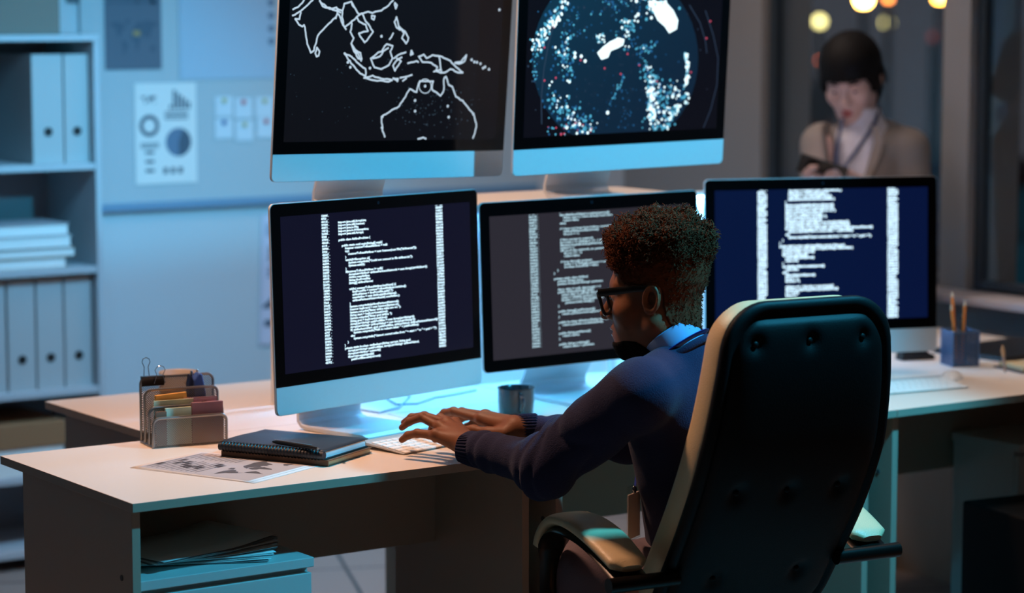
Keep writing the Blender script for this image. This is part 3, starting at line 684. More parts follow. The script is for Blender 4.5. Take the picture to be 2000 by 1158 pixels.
for x, y in [(1160,338),(1175,350),(1210,360),(1236,378),(1258,392),(460,352),(474,380),(585,385),(650,205),(840,568),(840,628),(1025,600),(1030,662),(1317,55),(653,722),(655,660),(1170,645),(897,487),(975,797),(1225,385),(1190,352)]:
    it += dot(ULM, x, y, .0034, 2.896, 520, 0)
ring = [(897+34*math.cos(k*PI/12), 487+40*math.sin(k*PI/12)) for k in range(25)]; it += ribbon(ULM, ring, .001, 2.896, 2.896, 520, 0)
for _ in range(90):
    x, y = random.gauss(910, 120), random.gauss(640, 70); it += dot(ULM, x, y, random.uniform(.0008, .0022), 2.896, 520, 0, 1)
for _ in range(60):
    x, y = random.uniform(130, 1300), random.uniform(330, 700); it += dot(ULM, x, y, random.uniform(.0005, .0012), 2.896, 520, 0, 1)
plane_mesh(ULM, 'map_dots', inside(it), [LINE, LINEF])

# globe of glowing dots on the upper right screen
G = dict(sx=2.896, ox=980, oy=0); it = []
disc_uv = [URM.uv(980+(640+470*math.cos(k*PI/24))/2.896, (330+520*math.sin(k*PI/24))/2.896) for k in range(48)]
disc_uv = [(min(.296, max(-.296, a)), min(.362, max(.028, b))) for a, b in disc_uv]
plane_mesh(URM, 'globe_disc', [(disc_uv, [tuple(range(48))], 0)], [emis('globe_ocean_glow', (10, 24, 56), .5)], .0019)
def gd(x, y, r, m): it.extend(dot(URM, x, y, r, 2.896, 980, 0, m, 7))
for pts in ([(355,0),(300,110),(262,250),(235,400),(222,560),(224,700),(238,792)],): it += ribbon(URM, pts, .0016, 2.896, 2.896, 980, 0, 4)
it += ribbon(URM, [(1060,30),(1120,130),(1150,230),(1158,300)], .0014, 2.896, 2.896, 980, 0, 4)
it += ribbon(URM, [(1150,60),(1195,200),(1222,330),(1215,480),(1180,620),(1140,720)], .0014, 2.896, 2.896, 980, 0, 4)
for poly in ([(835,8),(925,8),(970,60),(996,115),(988,165),(945,188),(920,150),(880,115),(858,70)], [(538,298),(570,265),(610,235),(660,212),(692,222),(685,255),(655,272),(615,288),(600,325),(562,338)]):
    q = [URM.uv(980+x/2.896, y/2.896) for x, y in poly]; q = [(a, min(.362, b)) for a, b in q]; it.append((q, [tuple(range(len(q)))], 0))
def cluster(n, fx, r, ms):
    for _ in range(n):
        x, y = fx(random.random()); gd(x, y, random.uniform(*r), random.choice(ms))
ga = random.gauss
cluster(110, lambda s: (345-165*s+ga(0, 20), 15+270*s+ga(0, 12)), (.002, .0045), [0, 0, 1, 1, 2])
cluster(30, lambda s: (185+ga(0, 18), 300+170*s), (.0015, .003), [1, 2, 4])
cluster(80, lambda s: (345+30*s+ga(0, 26), 210+250*s+ga(0, 12)), (.0018, .0042), [0, 1, 1, 2, 2])
cluster(60, lambda s: (400+ga(0, 60), 40+180*s), (.0015, .0032), [1, 2, 2, 4])
cluster(150, lambda s: (270+250*s+ga(0, 30), 560+190*s+ga(0, 40)), (.0018, .004), [1, 1, 2, 2, 0])
cluster(40, lambda s: (250+280*s, 740+ga(0, 25)), (.0015, .0035), [1, 2, 3])
cluster(90, lambda s: (800+80*s+ga(0, 22), 360+150*s+ga(0, 30)), (.0016, .0036), [1, 1, 2, 0])
cluster(70, lambda s: (845+ga(0, 16), 490+190*s), (.0025, .0055), [0, 0, 1])
cluster(130, lambda s: (890+ga(0, 45), 500+250*s+ga(0, 20)), (.0018, .0042), [1, 1, 2, 0, 2])
cluster(60, lambda s: (1000-90*s+ga(0, 10), 590+150*s+ga(0, 10)), (.002, .004), [0, 1, 1])
cluster(60, lambda s: (1035+14*math.sin(s*3)+ga(0, 6), 300+190*s), (.0022, .0048), [0, 0, 1])
cluster(50, lambda s: (930+130*s, 500+60*s+ga(0, 30)), (.0016, .0036), [0, 1, 2])
cluster(70, lambda s: (710+ga(0, 34), 100+180*s), (.0016, .0036), [0, 1, 1, 2])
cluster(40, lambda s: (760+120*s, 290-40*s+ga(0, 16)), (.0016, .0034), [1, 2])
cluster(50, lambda s: (840+ga(0, 50), 30+ga(0, 40)), (.002, .005), [0, 0, 1])
cluster(60, lambda s: (560+230*s, ga(30, 25)), (.0014, .0032), [1, 2, 2, 4])
cluster(26, lambda s: (560+ga(0, 14), 190+50*s), (.0016, .003), [0, 1])
cluster(36, lambda s: (600+90*s, 620-190*s+ga(0, 14)), (.0014, .003), [1, 2])
cluster(160, lambda s: (620+ga(0, 220), 380+ga(0, 220)), (.0008, .002), [2, 4, 4])
cluster(60, lambda s: (680+ga(0, 80), 480+250*s), (.0009, .0024), [2, 4])
for x, y in [(412,300),(412,322),(448,318),(470,345)]: gd(x, y, .0044, 0)
for x, y in [(437,702),(366,720),(597,637),(965,545),(1038,578),(340,40)]: gd(x, y, .0048, 0)
for x, y in [(240,268),(292,152),(444,340),(580,386),(671,418),(710,305),(776,368),(250,770),(390,780),(304,440),(1156,216),(1178,120),(1068,408),(875,460),(240,455)]: gd(x, y, .0028, 3)
plane_mesh(URM, 'globe_lights', inside(it), [DOTW, DOTC, DOTB, DOTR, emis('globe_faint_glow', (52, 60, 84), .6)])

# ------------------------------------------------------------------ riser that carries the upper monitors, with the cyan light strip under it
rs = thing('monitor_riser', 'white riser shelf above the lower monitors carrying the upper two', 'shelf', (1.32, .72, ZT))
MB().box(-.50, .50, -.17, .165, ZS-ZT-.016, ZS-ZT).build('shelf', MT['white'], rs, bevel=.001)
for sx in (-.47, .47):
    for sy in (.05, .14): MB().tube([(sx, sy, 0), (sx, sy, ZS-ZT-.0165)], .011, 12).build('leg', MT['alu'], rs, smooth=True)
dv = thing('desk_divider', 'white divider panel standing across the rear desks behind the monitors', 'divider', (1.61, .899, ZT))
MB().box(-.80, .80, -.009, .009, .0, .452).build('panel', MT['white'], dv, bevel=.001)
for sx in (-.6, 0, .6): MB().box(sx-.03, sx+.03, .009, .08, 0, .004).build('bracket', MT['alu'], dv)
st = thing('light_strip', 'cyan light strip along the top of the divider behind the monitors', 'light', (1.64, .899, ZT+.452))
MB().box(-.74, .76, -.03, .010, 0, .004).box(-.74, .76, -.03, -.018, -.006, -.0002).build('housing', MT['white'], st)
MB().box(-.735, .755, -.028, -.020, -.009, -.0061).build('diffuser', emis('strip_glow', (94, 186, 255), 400), st)
# ------------------------------------------------------------------ things on the desks
def keyboard(loc, rz, label):
    t = thing('keyboard', label, 'keyboard', loc, rz, 'slim white keyboards')
    W, D = .28, .115
    zf = lambda y: .0035+.0115*(y/D)
    MB().add([(-W/2, 0, .0015), (W/2, 0, .0015), (W/2, D, .0095), (-W/2, D, .0095), (-W/2, 0, zf(0)), (W/2, 0, zf(0)), (W/2, D, zf(D)), (-W/2, D, zf(D))],
             [(0, 3, 2, 1), (4, 5, 6, 7), (0, 1, 5, 4), (1, 2, 6, 5), (2, 3, 7, 6), (3, 0, 4, 7)]).build('tray', MT['keyb'], t, bevel=.001)
    MB().tube([(-W/2, D+.004, .0092), (W/2, D+.004, .0092)], .0088, 16).build('battery_tube', MT['keyb'], t, smooth=True)
    for s_ in (-1, 1): MB().box(s_*W/2-.0004, s_*W/2+.0004, D+.000, D+.008, .0084, .0100).build('end_slot', MT['black'], t)
    rows = [([.0195]*14, .085, .009), ([.0185]*13+[.0285], .0665, .0155), ([.0285]+[.0185]*13, .048, .0155), ([.033]+[.0185]*11+[.033], .0295, .0155), ([.0425]+[.0185]*10+[.0425], .011, .0155), ([.019]*3+[.024, .095, .024]+[.019]*4, -.0075, .0155)]
    cache = {}
    for ws, y, h in rows:
        sc_ = (W-.008)/sum(ws); x = -W/2+.004
        for k_ in ws:
            k = k_*sc_; key = (round(k, 4), h)
            yy = y+.0105
            if key not in cache:
                o = MB().box(-k/2+.0013, k/2-.0013, -h/2, h/2, 0, .0022).build('key', MT['key'], t, bevel=.0008, seg=1); cache[key] = o
            else:
                o = cache[key].copy(); COL.objects.link(o); o.parent = t
            o.location = (x+k/2, yy+.004+h/2-.0078, zf(yy+.004)+.0001); o.rotation_euler = (math.atan2(.0115, D), 0, 0); x += k
    return t
kb0, kb1 = onz(706, 870, ZT), onz(793, 891, ZT)
ka = R(14)
keyboard((float(kb1[0])+.14*math.cos(ka)+.002, float(kb1[1])+.14*math.sin(ka)+.012, ZT), ka, 'slim white keyboard under the typing man\'s hands')
keyboard((2.225, .165, ZT), R(-8), 'slim white keyboard on the right desk beside the mouse')

t = thing('computer_mouse', 'white computer mouse on the right desk', 'mouse', (2.447, .29, ZT), R(-50))
MB().grid(lambda u, v: ((v-.5)*.056*(math.sin(PI*u)**.35), (u-.5)*.112, .022*(math.sin(PI*min(1, max(0, u)))**.5)*(math.sin(PI*v)**.45)), 20, 14).build('shell', MT['white'], t, smooth=True)
MB().prism([(.026*math.cos(a)*(abs(math.cos(a))**-.3 if abs(math.cos(a)) > .2 else 1), .053*math.sin(a)) for a in np.linspace(0, 2*PI, 28)[:-1]], 0, .004).build('base', MT['black'], t)

# mesh letter organizer
ox, oy = .318, .512
og = thing('desk_organizer', 'silver wire mesh letter organizer with four tiers on the front desk', 'organizer', (.395, .552, ZT), R(-8.5))
OWd = .083
def tier(y, h, y2=None):
    r = .014; path = [(-OWd, y, .003), (-OWd, y, h-r)]+[(-OWd+r-r*math.cos(a), y, h-r+r*math.sin(a)) for a in np.linspace(.2, PI/2, 5)]+[(OWd-r+r*math.sin(a), y, h-r+r*math.cos(a)) for a in np.linspace(0, PI/2-.2, 5)]+[(OWd, y, h-r), (OWd, y, .003)]
    fr = MB().tube(path, .003, 8, flat=1.0).build('wire_frame', MT['wire'], og, smooth=True)
    MB().add([(-OWd, y, .004), (OWd, y, .004), (OWd, y, h-.006), (OWd-.008, y, h), (-OWd+.008, y, h), (-OWd, y, h-.006)], [(0, 1, 2, 3, 4, 5)]).build('mesh_panel', MT['meshp'], fr)
TY = [(-.042, .064), (-.016, .084), (.014, .118), (.042, .142)]
for y, h in TY: tier(y, h)
MB().box(-OWd, OWd, -.043, .043, .001, .003).build('mesh_base', MT['meshp'], og)
for s_ in (-1, 1): MB().tube([(s_*OWd, -.043, .003), (s_*OWd, .043, .003)], .003, 8).build('base_rail', MT['wire'], og)
def oloc(x, y, z=0):
    a = R(-8.5); return (.395+x*math.cos(a)-y*math.sin(a), .552+x*math.sin(a)+y*math.cos(a), ZT+z)
def card(x0, x1, y, h, c, label, thick=.003, name='paper_card', cat='card', z0=.0035, tilt=0):
    t = MB().box(-(x1-x0)/2, (x1-x0)/2, -thick/2, thick/2, 0, h).build(name, mat('card_stock', c, .7), None); t.location = oloc((x0+x1)/2, y, z0); t.rotation_euler = (0, R(tilt), R(-8.5))
    tag(t, label, cat, 'cards in the mesh organizer'); return t
card(.008, .078, -.030, .088, (150, 108, 118), 'mauve card block in the front tier of the organizer, right side', .010)
card(-.052, .006, -.032, .080, (196, 214, 190), 'mint green card in the front tier of the organizer', .005)
card(-.020, .014, -.025, .079, (208, 192, 128), 'pale yellow note block beside the green card', .006)
card(-.074, -.050, -.033, .074, (140, 96, 74), 'brown card at the left of the front tier', .004)
card(-.070, .020, -.008, .094, (206, 210, 176), 'pale yellow green paper in the second tier of the organizer', .004)
card(-.058, .012, .002, .106, (240, 178, 92), 'orange sticky note block standing in the organizer', .008, 'sticky_note_block', 'sticky notes', tilt=-3)
card(.000, .076, -.003, .095, (176, 128, 132), 'dusty pink envelope in the second tier of the organizer', .003)
tb = thing('index_tab', 'clear index tab with a small dark mark above the mauve card', 'tab', oloc(.041, -.0225, .0845), R(-8.5))
MB().box(-.026, .026, -.0006, .0006, 0, .014).build('tab', mat('tab_film', (196, 150, 160), .4), tb)
rw = MB(); rw.box(-.008, .004, -.0011, -.0007, .004, .008); rw.build('mark', MT['ink'], tb)
t = thing('stapler', 'blue stapler standing upright in the back tier of the organizer', 'stapler', oloc(.040, .028, .0035), R(-8.5))
MB().prism([(-.012, 0), (.016, 0), (.018, .10), (.010, .142), (.002, .146), (-.010, .13)], -.013, .013, 0, 'y').build('body', mat('blue_stapler', (62, 92, 164), .4), t, bevel=.004)
MB().prism([(-.019, 0), (-.012, 0), (-.010, .128), (-.016, .142), (-.021, .12)], -.012, .012, 0, 'y').build('base_arm', mat('dark_blue', (22, 30, 66), .4), t, bevel=.002)
MB().tube([(-.011, 0, .13), (-.011, 0, .149)], .003, 8).ball((.002, 0, .149), .003, 6).build('hinge_pin', MT['chrome'], t, smooth=True)
def clip(x, y, z, rz, label, sp):
    t = thing('binder_clip', label, 'binder clip', oloc(x, y, z), R(-8.5+rz), 'binder clips on the organizer')
    MB().prism([(-.0006, -.022), (-.007, -.0), (.007, -.0), (.0006, -.022)], -.026, .026, 0, 'x').build('clamp', MT['black'], t, bevel=.0006)
    for k, (dx, ang, dz, spl) in enumerate(sp):
        pts = [(-.006, 0, 0), (-.0045, 0, .020), (-.009, 0, .030), (-.007, 0, .037), (0, 0, .040), (.007, 0, .037), (.009, 0, .030), (.0045, 0, .020), (.006, 0, 0)]
        ca, sa = math.cos(R(ang)), math.sin(R(ang))
        q = [(dx+p[0]*(1+spl*(1-p[2]/.04)), -p[2]*sa+(-.008 if k else .006), p[2]*ca+dz) for p in pts]
        MB().tube(q, .0009, 6).build('wire_handle', MT['chrome'], t, smooth=True)
clip(-.055, .042, .1448, 0, 'black binder clip clamped on the tall back tier of the organizer', [(-.012, -4, 0, 0), (.013, 8, -.016, 1.1)])

def mug(loc, rz, r, h, m, mi, label, hdl=True):
    t = thing('mug', label, 'mug', loc, rz, None)
    MB().lathe([(.0001, 0), (r*.92, 0), (r*.95, .003), (r, h*.5), (r, h-.001), (r+.0015, h), (r-.0005, h+.001), (r-.003, h-.002), (r-.0035, h*.5), (r*.9, .006), (.0001, .006)], 36).build('body', m, t, smooth=True)
    MB().tube([(r+.0005+.0015*math.cos(0), 0, h)] and [((r+.0006)*math.cos(a), (r+.0006)*math.sin(a), h) for a in np.linspace(0, 2*PI, 33)[:-1]], .0014, 6, closed=True).build('rim', mi, t, smooth=True)
    MB().tube([(r-.002, 0, h*.80), (r+.012, 0, h*.84), (r+.024, 0, h*.72), (r+.026, 0, h*.52), (r+.018, 0, h*.30), (r-.002, 0, h*.22)], [.0055, .005, .005, .005, .005, .0055], 10).build('handle', m, t, smooth=True)
    return t
mug((1.212, .462, ZT), R(-112), .0425, .062, MT['enamel'], mat('dark_rim', (30, 34, 40), .2), 'dark enamel mug beside the middle monitor')
mp = onz(350, 798, ZT)
mug((float(mp[0]), float(mp[1]), ZT), R(-95), .046, .087, MT['mugcream'], MT['mugcream'], 'cream enamel mug standing behind the mesh organizer')

# notebooks, pen, printed sheets
def qmap(P00, P10, P11, P01):
    P00, P10, P11, P01 = [np.array(p) for p in (P00, P10, P11, P01)]
    return lambda u, v: (P00*(1-u)+P10*u)*(1-v)+(P01*(1-u)+P11*u)*v
s0, s1 = onz(432, 892, ZT)[:2], onz(641, 912, ZT)[:2]
ax = (s1-s0)/np.linalg.norm(s1-s0); ay = np.array([-ax[1], ax[0]]); LN = float(np.linalg.norm(s1-s0)); WN = .175
ang = math.atan2(ax[1], ax[0]); c = s0+ax*LN/2
n2 = thing('notebook', 'closed brown edged notebook lying under the spiral notebook', 'notebook', (c[0], c[1], ZT+.0016), ang)
MB().box(-LN/2, LN/2, .001, WN+.004, 0, .002).box(-LN/2, LN/2, .001, WN+.004, .010, .012).box(-LN/2, LN/2, .0, .003, .0, .012).build('cover', MT['brownbook'], n2, bevel=.0008)
MB().box(-LN/2+.003, LN/2-.002, .003, WN, .002, .010).build('pages', mat('kraft_pages', (186, 140, 96), .7), n2)
MB().grid(lambda u, v: (LN/2-.02+u*.035+.004*math.sin(u*5), .062-.012*u+(v-.5)*.007, .0013-.0008*u), 8, 1).build('ribbon', MT['black'], n2)
n1 = thing('notebook', 'charcoal spiral bound notebook with a pen lying on it', 'notebook', (c[0]-ax[0]*.004, c[1]-ax[1]*.004, ZT+.0138), ang)
def cov(z0):
    return lambda u, v: (-LN/2+.0+u*(LN-.004), -.001+v*(WN+.004), z0+.0045*math.sin(PI*min(1, v*1.3))*(1-u)*.5)
for nm, zz in (('back_cover', .0005), ('front_cover', .0165)):
    o = MB().grid(cov(zz), 14, 10).build(nm, MT['note'], n1, smooth=True); m_ = o.modifiers.new('s', 'SOLIDIFY'); m_.thickness = .0016; m_.offset = 1
MB().box(-LN/2+.005, LN/2-.008, .006, WN-.003, .0025, .0162).build('pages', mat('white_pages', (222, 226, 230), .7), n1)
MB().tube([(-LN/2+.002, -.001, .009), (LN/2-.005, -.001, .009)], .0085, 12).build('spine', MT['note'], n1, smooth=True)
cb = None
for i in range(30):
    x = -LN/2+.012+i*(LN-.03)/29
    if cb is None:
        cb = MB().tube([(.0, .0105*math.cos(a)+.001, .0105*math.sin(a)+.0092) for a in np.linspace(0, 2*PI, 15)[:-1]], .0012, 5, closed=True).build('wire_loop', MT['black'], n1, smooth=True); o = cb
    else: o = cb.copy(); COL.objects.link(o); o.parent = n1
    o.location = (x, 0, 0)
pa, pb = onz(533, 866, ZT+.0345), onz(623, 880, ZT+.0345)
pd = pb-pa; pl = float(np.linalg.norm(pd)); pc = (pa+pb)/2
pn = thing('pen', 'black ballpoint pen with a silver clip on the spiral notebook', 'pen', (pc[0], pc[1], ZT+.0385), math.atan2(pd[1], pd[0]))
def tubex(mb, xs, rs, n=12): return mb.tube([(x, 0, 0) for x in xs], rs, n)
tubex(MB(), [-pl/2, -pl/2+.012, -pl/2+.03, pl/2-.03, pl/2-.004], [.0022, .004, .0046, .0043, .003]).build('barrel', MT['black'], pn, smooth=True)
tubex(MB(), [pl/2-.004, pl/2], [.0024, .0008]).build('tip', MT['chrome'], pn, smooth=True)
MB().box(-pl/2+.004, pl/2-.02, -.0014, .0014, .0044, .0056).build('clip', MT['chrome'], pn, bevel=.0004)
q = [onz(258, 913, ZT), onz(487, 943, ZT), onz(625, 906, ZT), onz(392, 884, ZT)]
def paper(label, q, dz, m, printed):
    cx_ = sum(q)/4; t = thing('printed_sheet', label, 'paper', (cx_[0], cx_[1], ZT+dz), 0)
    F = qmap(*[p[:2]-cx_[:2] for p in q])
    o = MB().grid(lambda u, v: (*F(u, v), .0002+.0012*max(0, v-.7)*math.sin(u*3)), 10, 8).build('sheet', MT['paper'], t, smooth=True)
    md = o.modifiers.new('s', 'SOLIDIFY'); md.thickness = .0003; md.offset = 1
    if printed:
        G_ = lambda u, v, z=.0010: (*F(u, v), z+.0012*max(0, v-.7)*math.sin(u*3))
        mb = MB(); mb.grid(lambda u, v: G_(.035+.93*u, .04+.92*v, .0008), 10, 8).build('print_panel', MT['greypaper'], t)
        mb = MB()
        for i in range(11):
            u0 = .06+i*.042
            for v0, v1 in ((.1, .62), (.66, .93)):
                L_ = v0+(v1-v0)*random.uniform(.7, 1); mb.add([G_(u0, v0), G_(u0+.011, v0), G_(u0+.011, L_), G_(u0, L_)], [(0, 1, 2, 3)])
            a = random.uniform(.2, .5); mb.add([G_(u0-.008, a), G_(u0+.03, a), G_(u0+.03, a+.12), G_(u0-.008, a+.12)], [(0, 1, 2, 3)])
        worldmap(mb, .75, .5, .80, .38, 0, lambda p: G_(.76-(p[1]-.5)*.95, .5+(p[0]-.75)*1.02))
        mb.build('print', MT['ink'], t)
paper('blank sheet lying just under the printed map sheet', [q[0]+np.array([-.006, -.001, 0]), q[1]+np.array([.004, -.012, 0]), q[2]+np.array([.01, -.01, 0]), q[3]+np.array([.0, .0, 0])], .0002, None, False)
paper('printed sheet with bar lines and a dark world map on the front desk', q, .0009, None, True)

# cables under the left monitor
for i, (pts, lb) in enumerate([([(705, 800), (740, 806), (780, 795), (800, 775), (790, 764)], 'thin cable looping on the desk below the left monitor, front one'),
                              ([(742, 770), (775, 790), (815, 788), (850, 776), (888, 770), (930, 762)], 'thin cable on the desk between the left and middle monitors, rear one')]):
    P_ = [onz(x, y, ZT+.003) for x, y in pts]; b0 = P_[0].copy()
    t = MB().tube([p-b0 for p in P_], .0021, 6).build('cable', mat('pale_cable', (150, 170, 190), .5), smooth=True); t.location = (b0[0], b0[1], b0[2])
    tag(t, lb, 'cable')

# right desk: pencil cup, pencils, tape, folder, notepad
cx0, cy0 = 2.638, .455
pc = thing('pencil_cup', 'square blue grey mesh pencil cup on the right desk', 'pencil holder', (cx0, cy0, ZT), R(-20))
hw, hh = .037, .092
for nm, a in (('front', 0), ('right', PI/2), ('back', PI), ('left', -PI/2)):
    mb = MB(); mb.add([(-hw, -hw, .002), (hw, -hw, .002), (hw, -hw, hh), (-hw, -hw, hh)], [(0, 1, 2, 3)])
    mb.xf(lambda p, a=a: np.array([p[0]*math.cos(a)-p[1]*math.sin(a), p[0]*math.sin(a)+p[1]*math.cos(a), p[2]])).build('mesh_wall', MT['cup'], pc)
bl = mat('blue_grey_steel', (92, 116, 146), .4, .5)
MB().box(-hw, hw, -hw, hw, 0, .003).build('base', bl, pc)
MB().tube([(-hw, -hw, hh), (hw, -hw, hh), (hw, hw, hh), (-hw, hw, hh)], .0025, 8, closed=True).build('rim', bl, pc)
for sx in (-1, 1):
    for sy in (-1, 1): MB().tube([(sx*hw, sy*hw, 0), (sx*hw, sy*hw, hh)], .0022, 6).build('corner_post', bl, pc)
for i, (dx, dy, tx, ty, l, m_, lb) in enumerate([(-.022, -.006, -.16, .03, .165, 'pencil', 'orange pencil leaning left in the pencil cup'), (-.012, .008, -.05, .05, .195, 'pencil', 'tallest pale orange pencil in the pencil cup'), (-.002, -.012, .03, -.02, .172, 'pencil', 'orange pencil on the right of the three in the cup')]):
    t = thing('pencil', lb, 'pencil', (cx0+dx-tx*.06, cy0+dy-ty*.06, ZT+.0045), 0, 'pencils in the cup'); t.rotation_euler = (-ty, tx, 0)
    MB().tube([(0, 0, 0), (0, 0, l-.018)], .0038, 6).build('shaft', MT['pencil'], t)
    MB().tube([(0, 0, l-.018), (0, 0, l-.003)], [.0038, .0012], 6).build('sharpened_wood', MT['wood'], t)
    MB().tube([(0, 0, l-.003), (0, 0, l)], [.0012, .0003], 6).build('graphite', MT['ink'], t)
t = thing('pen', 'dark pen standing in the pencil cup', 'pen', (cx0+.008, cy0+.006, ZT+.0045)); t.rotation_euler = (0, .02, 0)
MB().tube([(0, 0, 0), (0, 0, .125)], .0045, 10).build('barrel', MT['black'], t, smooth=True)
MB().box(-.002, .002, -.007, -.0055, .09, .128).build('clip', MT['chrome'], t)
t = thing('tape_dispenser', 'dark tape dispenser behind the pencil cup beside the right monitor', 'tape dispenser', (2.615, .60, ZT), R(-15))
MB().prism([(-.05, 0), (.05, 0), (.05, .012), (.03, .02), (.015, .045), (-.02, .05), (-.045, .03)], -.02, .02, 0, 'y').build('body', MT['black'], t, bevel=.003)
MB().lathe([(.014, -.01), (.027, -.01), (.027, .01), (.014, .01), (.014, -.01)], 20).xf(lambda p: np.array([p[0]-.005, p[2], p[1]+.045])).build('tape_roll', MT['clear'], t)
f0 = onz(1930, 694, ZT)
t = thing('folder', 'flat black folder lying at the end of the right desk', 'folder', (2.93, .56, ZT), R(6))
MB().box(-.17, .2, -.12, .13, 0, .004).build('cover', MT['black'], t, bevel=.001); MB().box(-.165, .195, -.115, .125, .004, .009).build('papers', MT['ink'], t); MB().box(-.17, .2, -.12, .13, .0092, .0125).build('cover', MT['black'], t, bevel=.001)
npd = onz(1985, 730, ZT)
t = thing('notepad', 'tan paper notepad with a dark backing at the right edge of the desk', 'notepad', (2.74, .30, ZT), R(-12))
MB().box(-.075, .13, -.07, .06, 0, .004).build('backing', MT['ink'], t); MB().box(-.06, .13, -.06, .055, .0042, .015).build('pages', mat('tan_pad', (200, 176, 132), .7), t, bevel=.001)
pp = onz(1963, 727, ZT+.0155)
t = thing('pen', 'slim pale pen leaning up from the tan notepad on the right desk', 'pen', (float(pp[0]), float(pp[1]), ZT+.016)); t.rotation_euler = (.25, -.42, 0)
MB().tube([(0, 0, 0), (0, 0, .05)], [.003, .004], 8).build('barrel', mat('grey_handle', (170, 160, 156), .5), t, smooth=True); MB().tube([(0, 0, .05), (0, 0, .068), (0, 0, .082)], [.004, .0055, .002], 8).build('tip', mat('pale_tip', (206, 176, 140), .8), t, smooth=True)
# dark computer case on the floor at the lower right
tw = thing('computer_tower', 'black computer case on the floor at the lower right, below the right desk', 'computer', (2.405, -.13, 0), R(-8))
MB().box(-.13, .2, -.22, .22, .012, .47).build('case', mat('black_case', (5, 4, 4), .6, spec=.2), tw, bevel=.008)
MB().box(-.125, .195, -.226, -.221, .02, .46).build('front_cover', MT['black'], tw, bevel=.003)
for sx in (-.1, .17):
    for sy in (-.18, .18): MB().lathe([(.0001, 0), (.018, 0), (.018, .0125), (.0001, .0125)], 12, (sx, sy, 0)).build('foot', MT['black'], tw)
# ------------------------------------------------------------------ office chair
ch = thing('office_chair', 'high backed office chair with black leather back and cream cushions, the man sits on it', 'chair', (1.129, -.303, 0), R(-6))
ZB = np.array([.40, .46, .525, .60, .705, .835, .967, 1.06, 1.13]); YB = np.array([-.105, -.132, -.171, -.22, -.286, -.348, -.378, -.386, -.389])
HWZ = np.array([.190, .199, .206, .208, .210, .209, .198, .188, .183])
_zz = np.linspace(.40, 1.13, 60); _yy = np.interp(_zz, ZB, YB); _k = np.ones(9)/9
_yy = np.convolve(np.pad(_yy, 4, 'edge'), _k, 'valid')
def yb(z): return float(np.interp(z, _zz, _yy))
def nb(z): d = (yb(z+.01)-yb(z-.01))/.02; v = np.array([0, 1, -d]); return v/np.linalg.norm(v)
ZTOP, ZBOT = 1.124, .43
def hwz(z, ins=0):
    W_ = float(np.interp(z, ZB, HWZ))-ins; r = .085
    for e in (ZTOP-ins-z, z-(ZBOT+ins)):
        if e < r: e = max(0, e); W_ -= r-math.sqrt(max(0, r*r-(r-e)**2))
    return W_
def bp(x, z, off): n = nb(z); return np.array([x, yb(z), z])+n*off
def back_slab(name, m, ring, par):
    zs_ = [ZBOT+(ZTOP-ZBOT)*(.5-.5*math.cos(PI*i/40)) for i in range(41)]
    out = [(hwz(z), z) for z in zs_]+[(-hwz(z), z) for z in zs_[::-1]]
    zc = (ZTOP+ZBOT)/2; n = len(out); v = []; f = []
    for ins, off in ring:
        for x, z in out:
            fx = max(0, 1-ins/.205); fz = max(0, 1-ins/((ZTOP-ZBOT)/2)); z2 = zc+(z-zc)*fz; v.append(bp(x*fx, z2, off))
    for i in range(len(ring)-1):
        for k in range(n): k2 = (k+1) % n; f.append((i*n+k, i*n+k2, (i+1)*n+k2, (i+1)*n+k))
    mb = MB().add(v, f); o = mb.build(name, m, par); o.data.polygons.foreach_set('use_smooth', [True]*len(o.data.polygons)); return o
back_slab('back_cushion', MT['cream'], [(.03, .0), (.006, .002), (0, .012), (0, .05), (.006, .064), (.02, .072), (.05, .077), (.09, .078), (.13, .076), (.17, .074), (.2049, .074)], ch)
sh = back_slab('back_shell', MT['leather'], [(.02, .001), (-.004, .0), (-.006, -.006), (-.006, -.013), (-.002, -.018), (.005, -.021), (.011, -.020), (.016, -.016), (.06, -.014), (.1, -.014), (.15, -.014), (.2049, -.014)], ch)
BTN = [(-.130, 1.052), (-.006, 1.052), (.118, 1.052), (-.122, .765), (-.002, .76), (.118, .76), (.1, .575), (-.1, .575)]
def pad(u, v):
    z = ZBOT+.02+(ZTOP-ZBOT-.046)*v; W_ = hwz(z, .017); x = (2*u-1)*W_
    e = (1-abs(2*u-1)**7)*(1-abs(2*v-1)**16); off = -.012-.022*max(0, e)**.5
    for bx, bz in BTN: off += .011*math.exp(-((x-bx)**2+(z-bz)**2)/.016**2)
    return bp(x, z, off)
MB().grid(pad, 60, 90).build('back_pad', MT['leather'], ch, smooth=True)
for bx, bz in BTN:
    n = nb(bz); c_ = bp(bx, bz, -.0255)
    MB().ball((0, 0, 0), .0062, 8, sc=(1, .55, 1)).xf(lambda p: p+c_).build('button', MT['leather'], ch, smooth=True)
def seatf(u, v, top):
    x = (2*u-1)*.245*(1-.10*abs(2*v-1)**4); y = -.16+.43*v
    e = max(0, (1-abs(2*u-1)**5)*(1-abs(2*v-1)**5)); return (x, y, .42+(.055*e**.4 if top else -.03*e**.4)-.02*max(0, v-.8)*5*v)
mb = MB().grid(lambda u, v: seatf(u, v, True), 24, 24); mb.grid(lambda u, v: seatf(u, v, False), 24, 24, flip=True); mb.build('seat', MT['cream'], ch, smooth=True)
AP = [(-.225, .598), (-.16, .624), (-.09, .648), (-.02, .664), (.05, .670), (.11, .664), (.155, .645), (.187, .612), (.202, .575)]
_ap = np.array([(-.225+(y+.225)*.75, .598+(z-.598)*.80) for y, z in AP]); FY = lambda y: -.225+(y+.225)*.75
_tt = np.linspace(0, len(AP)-1, 41)
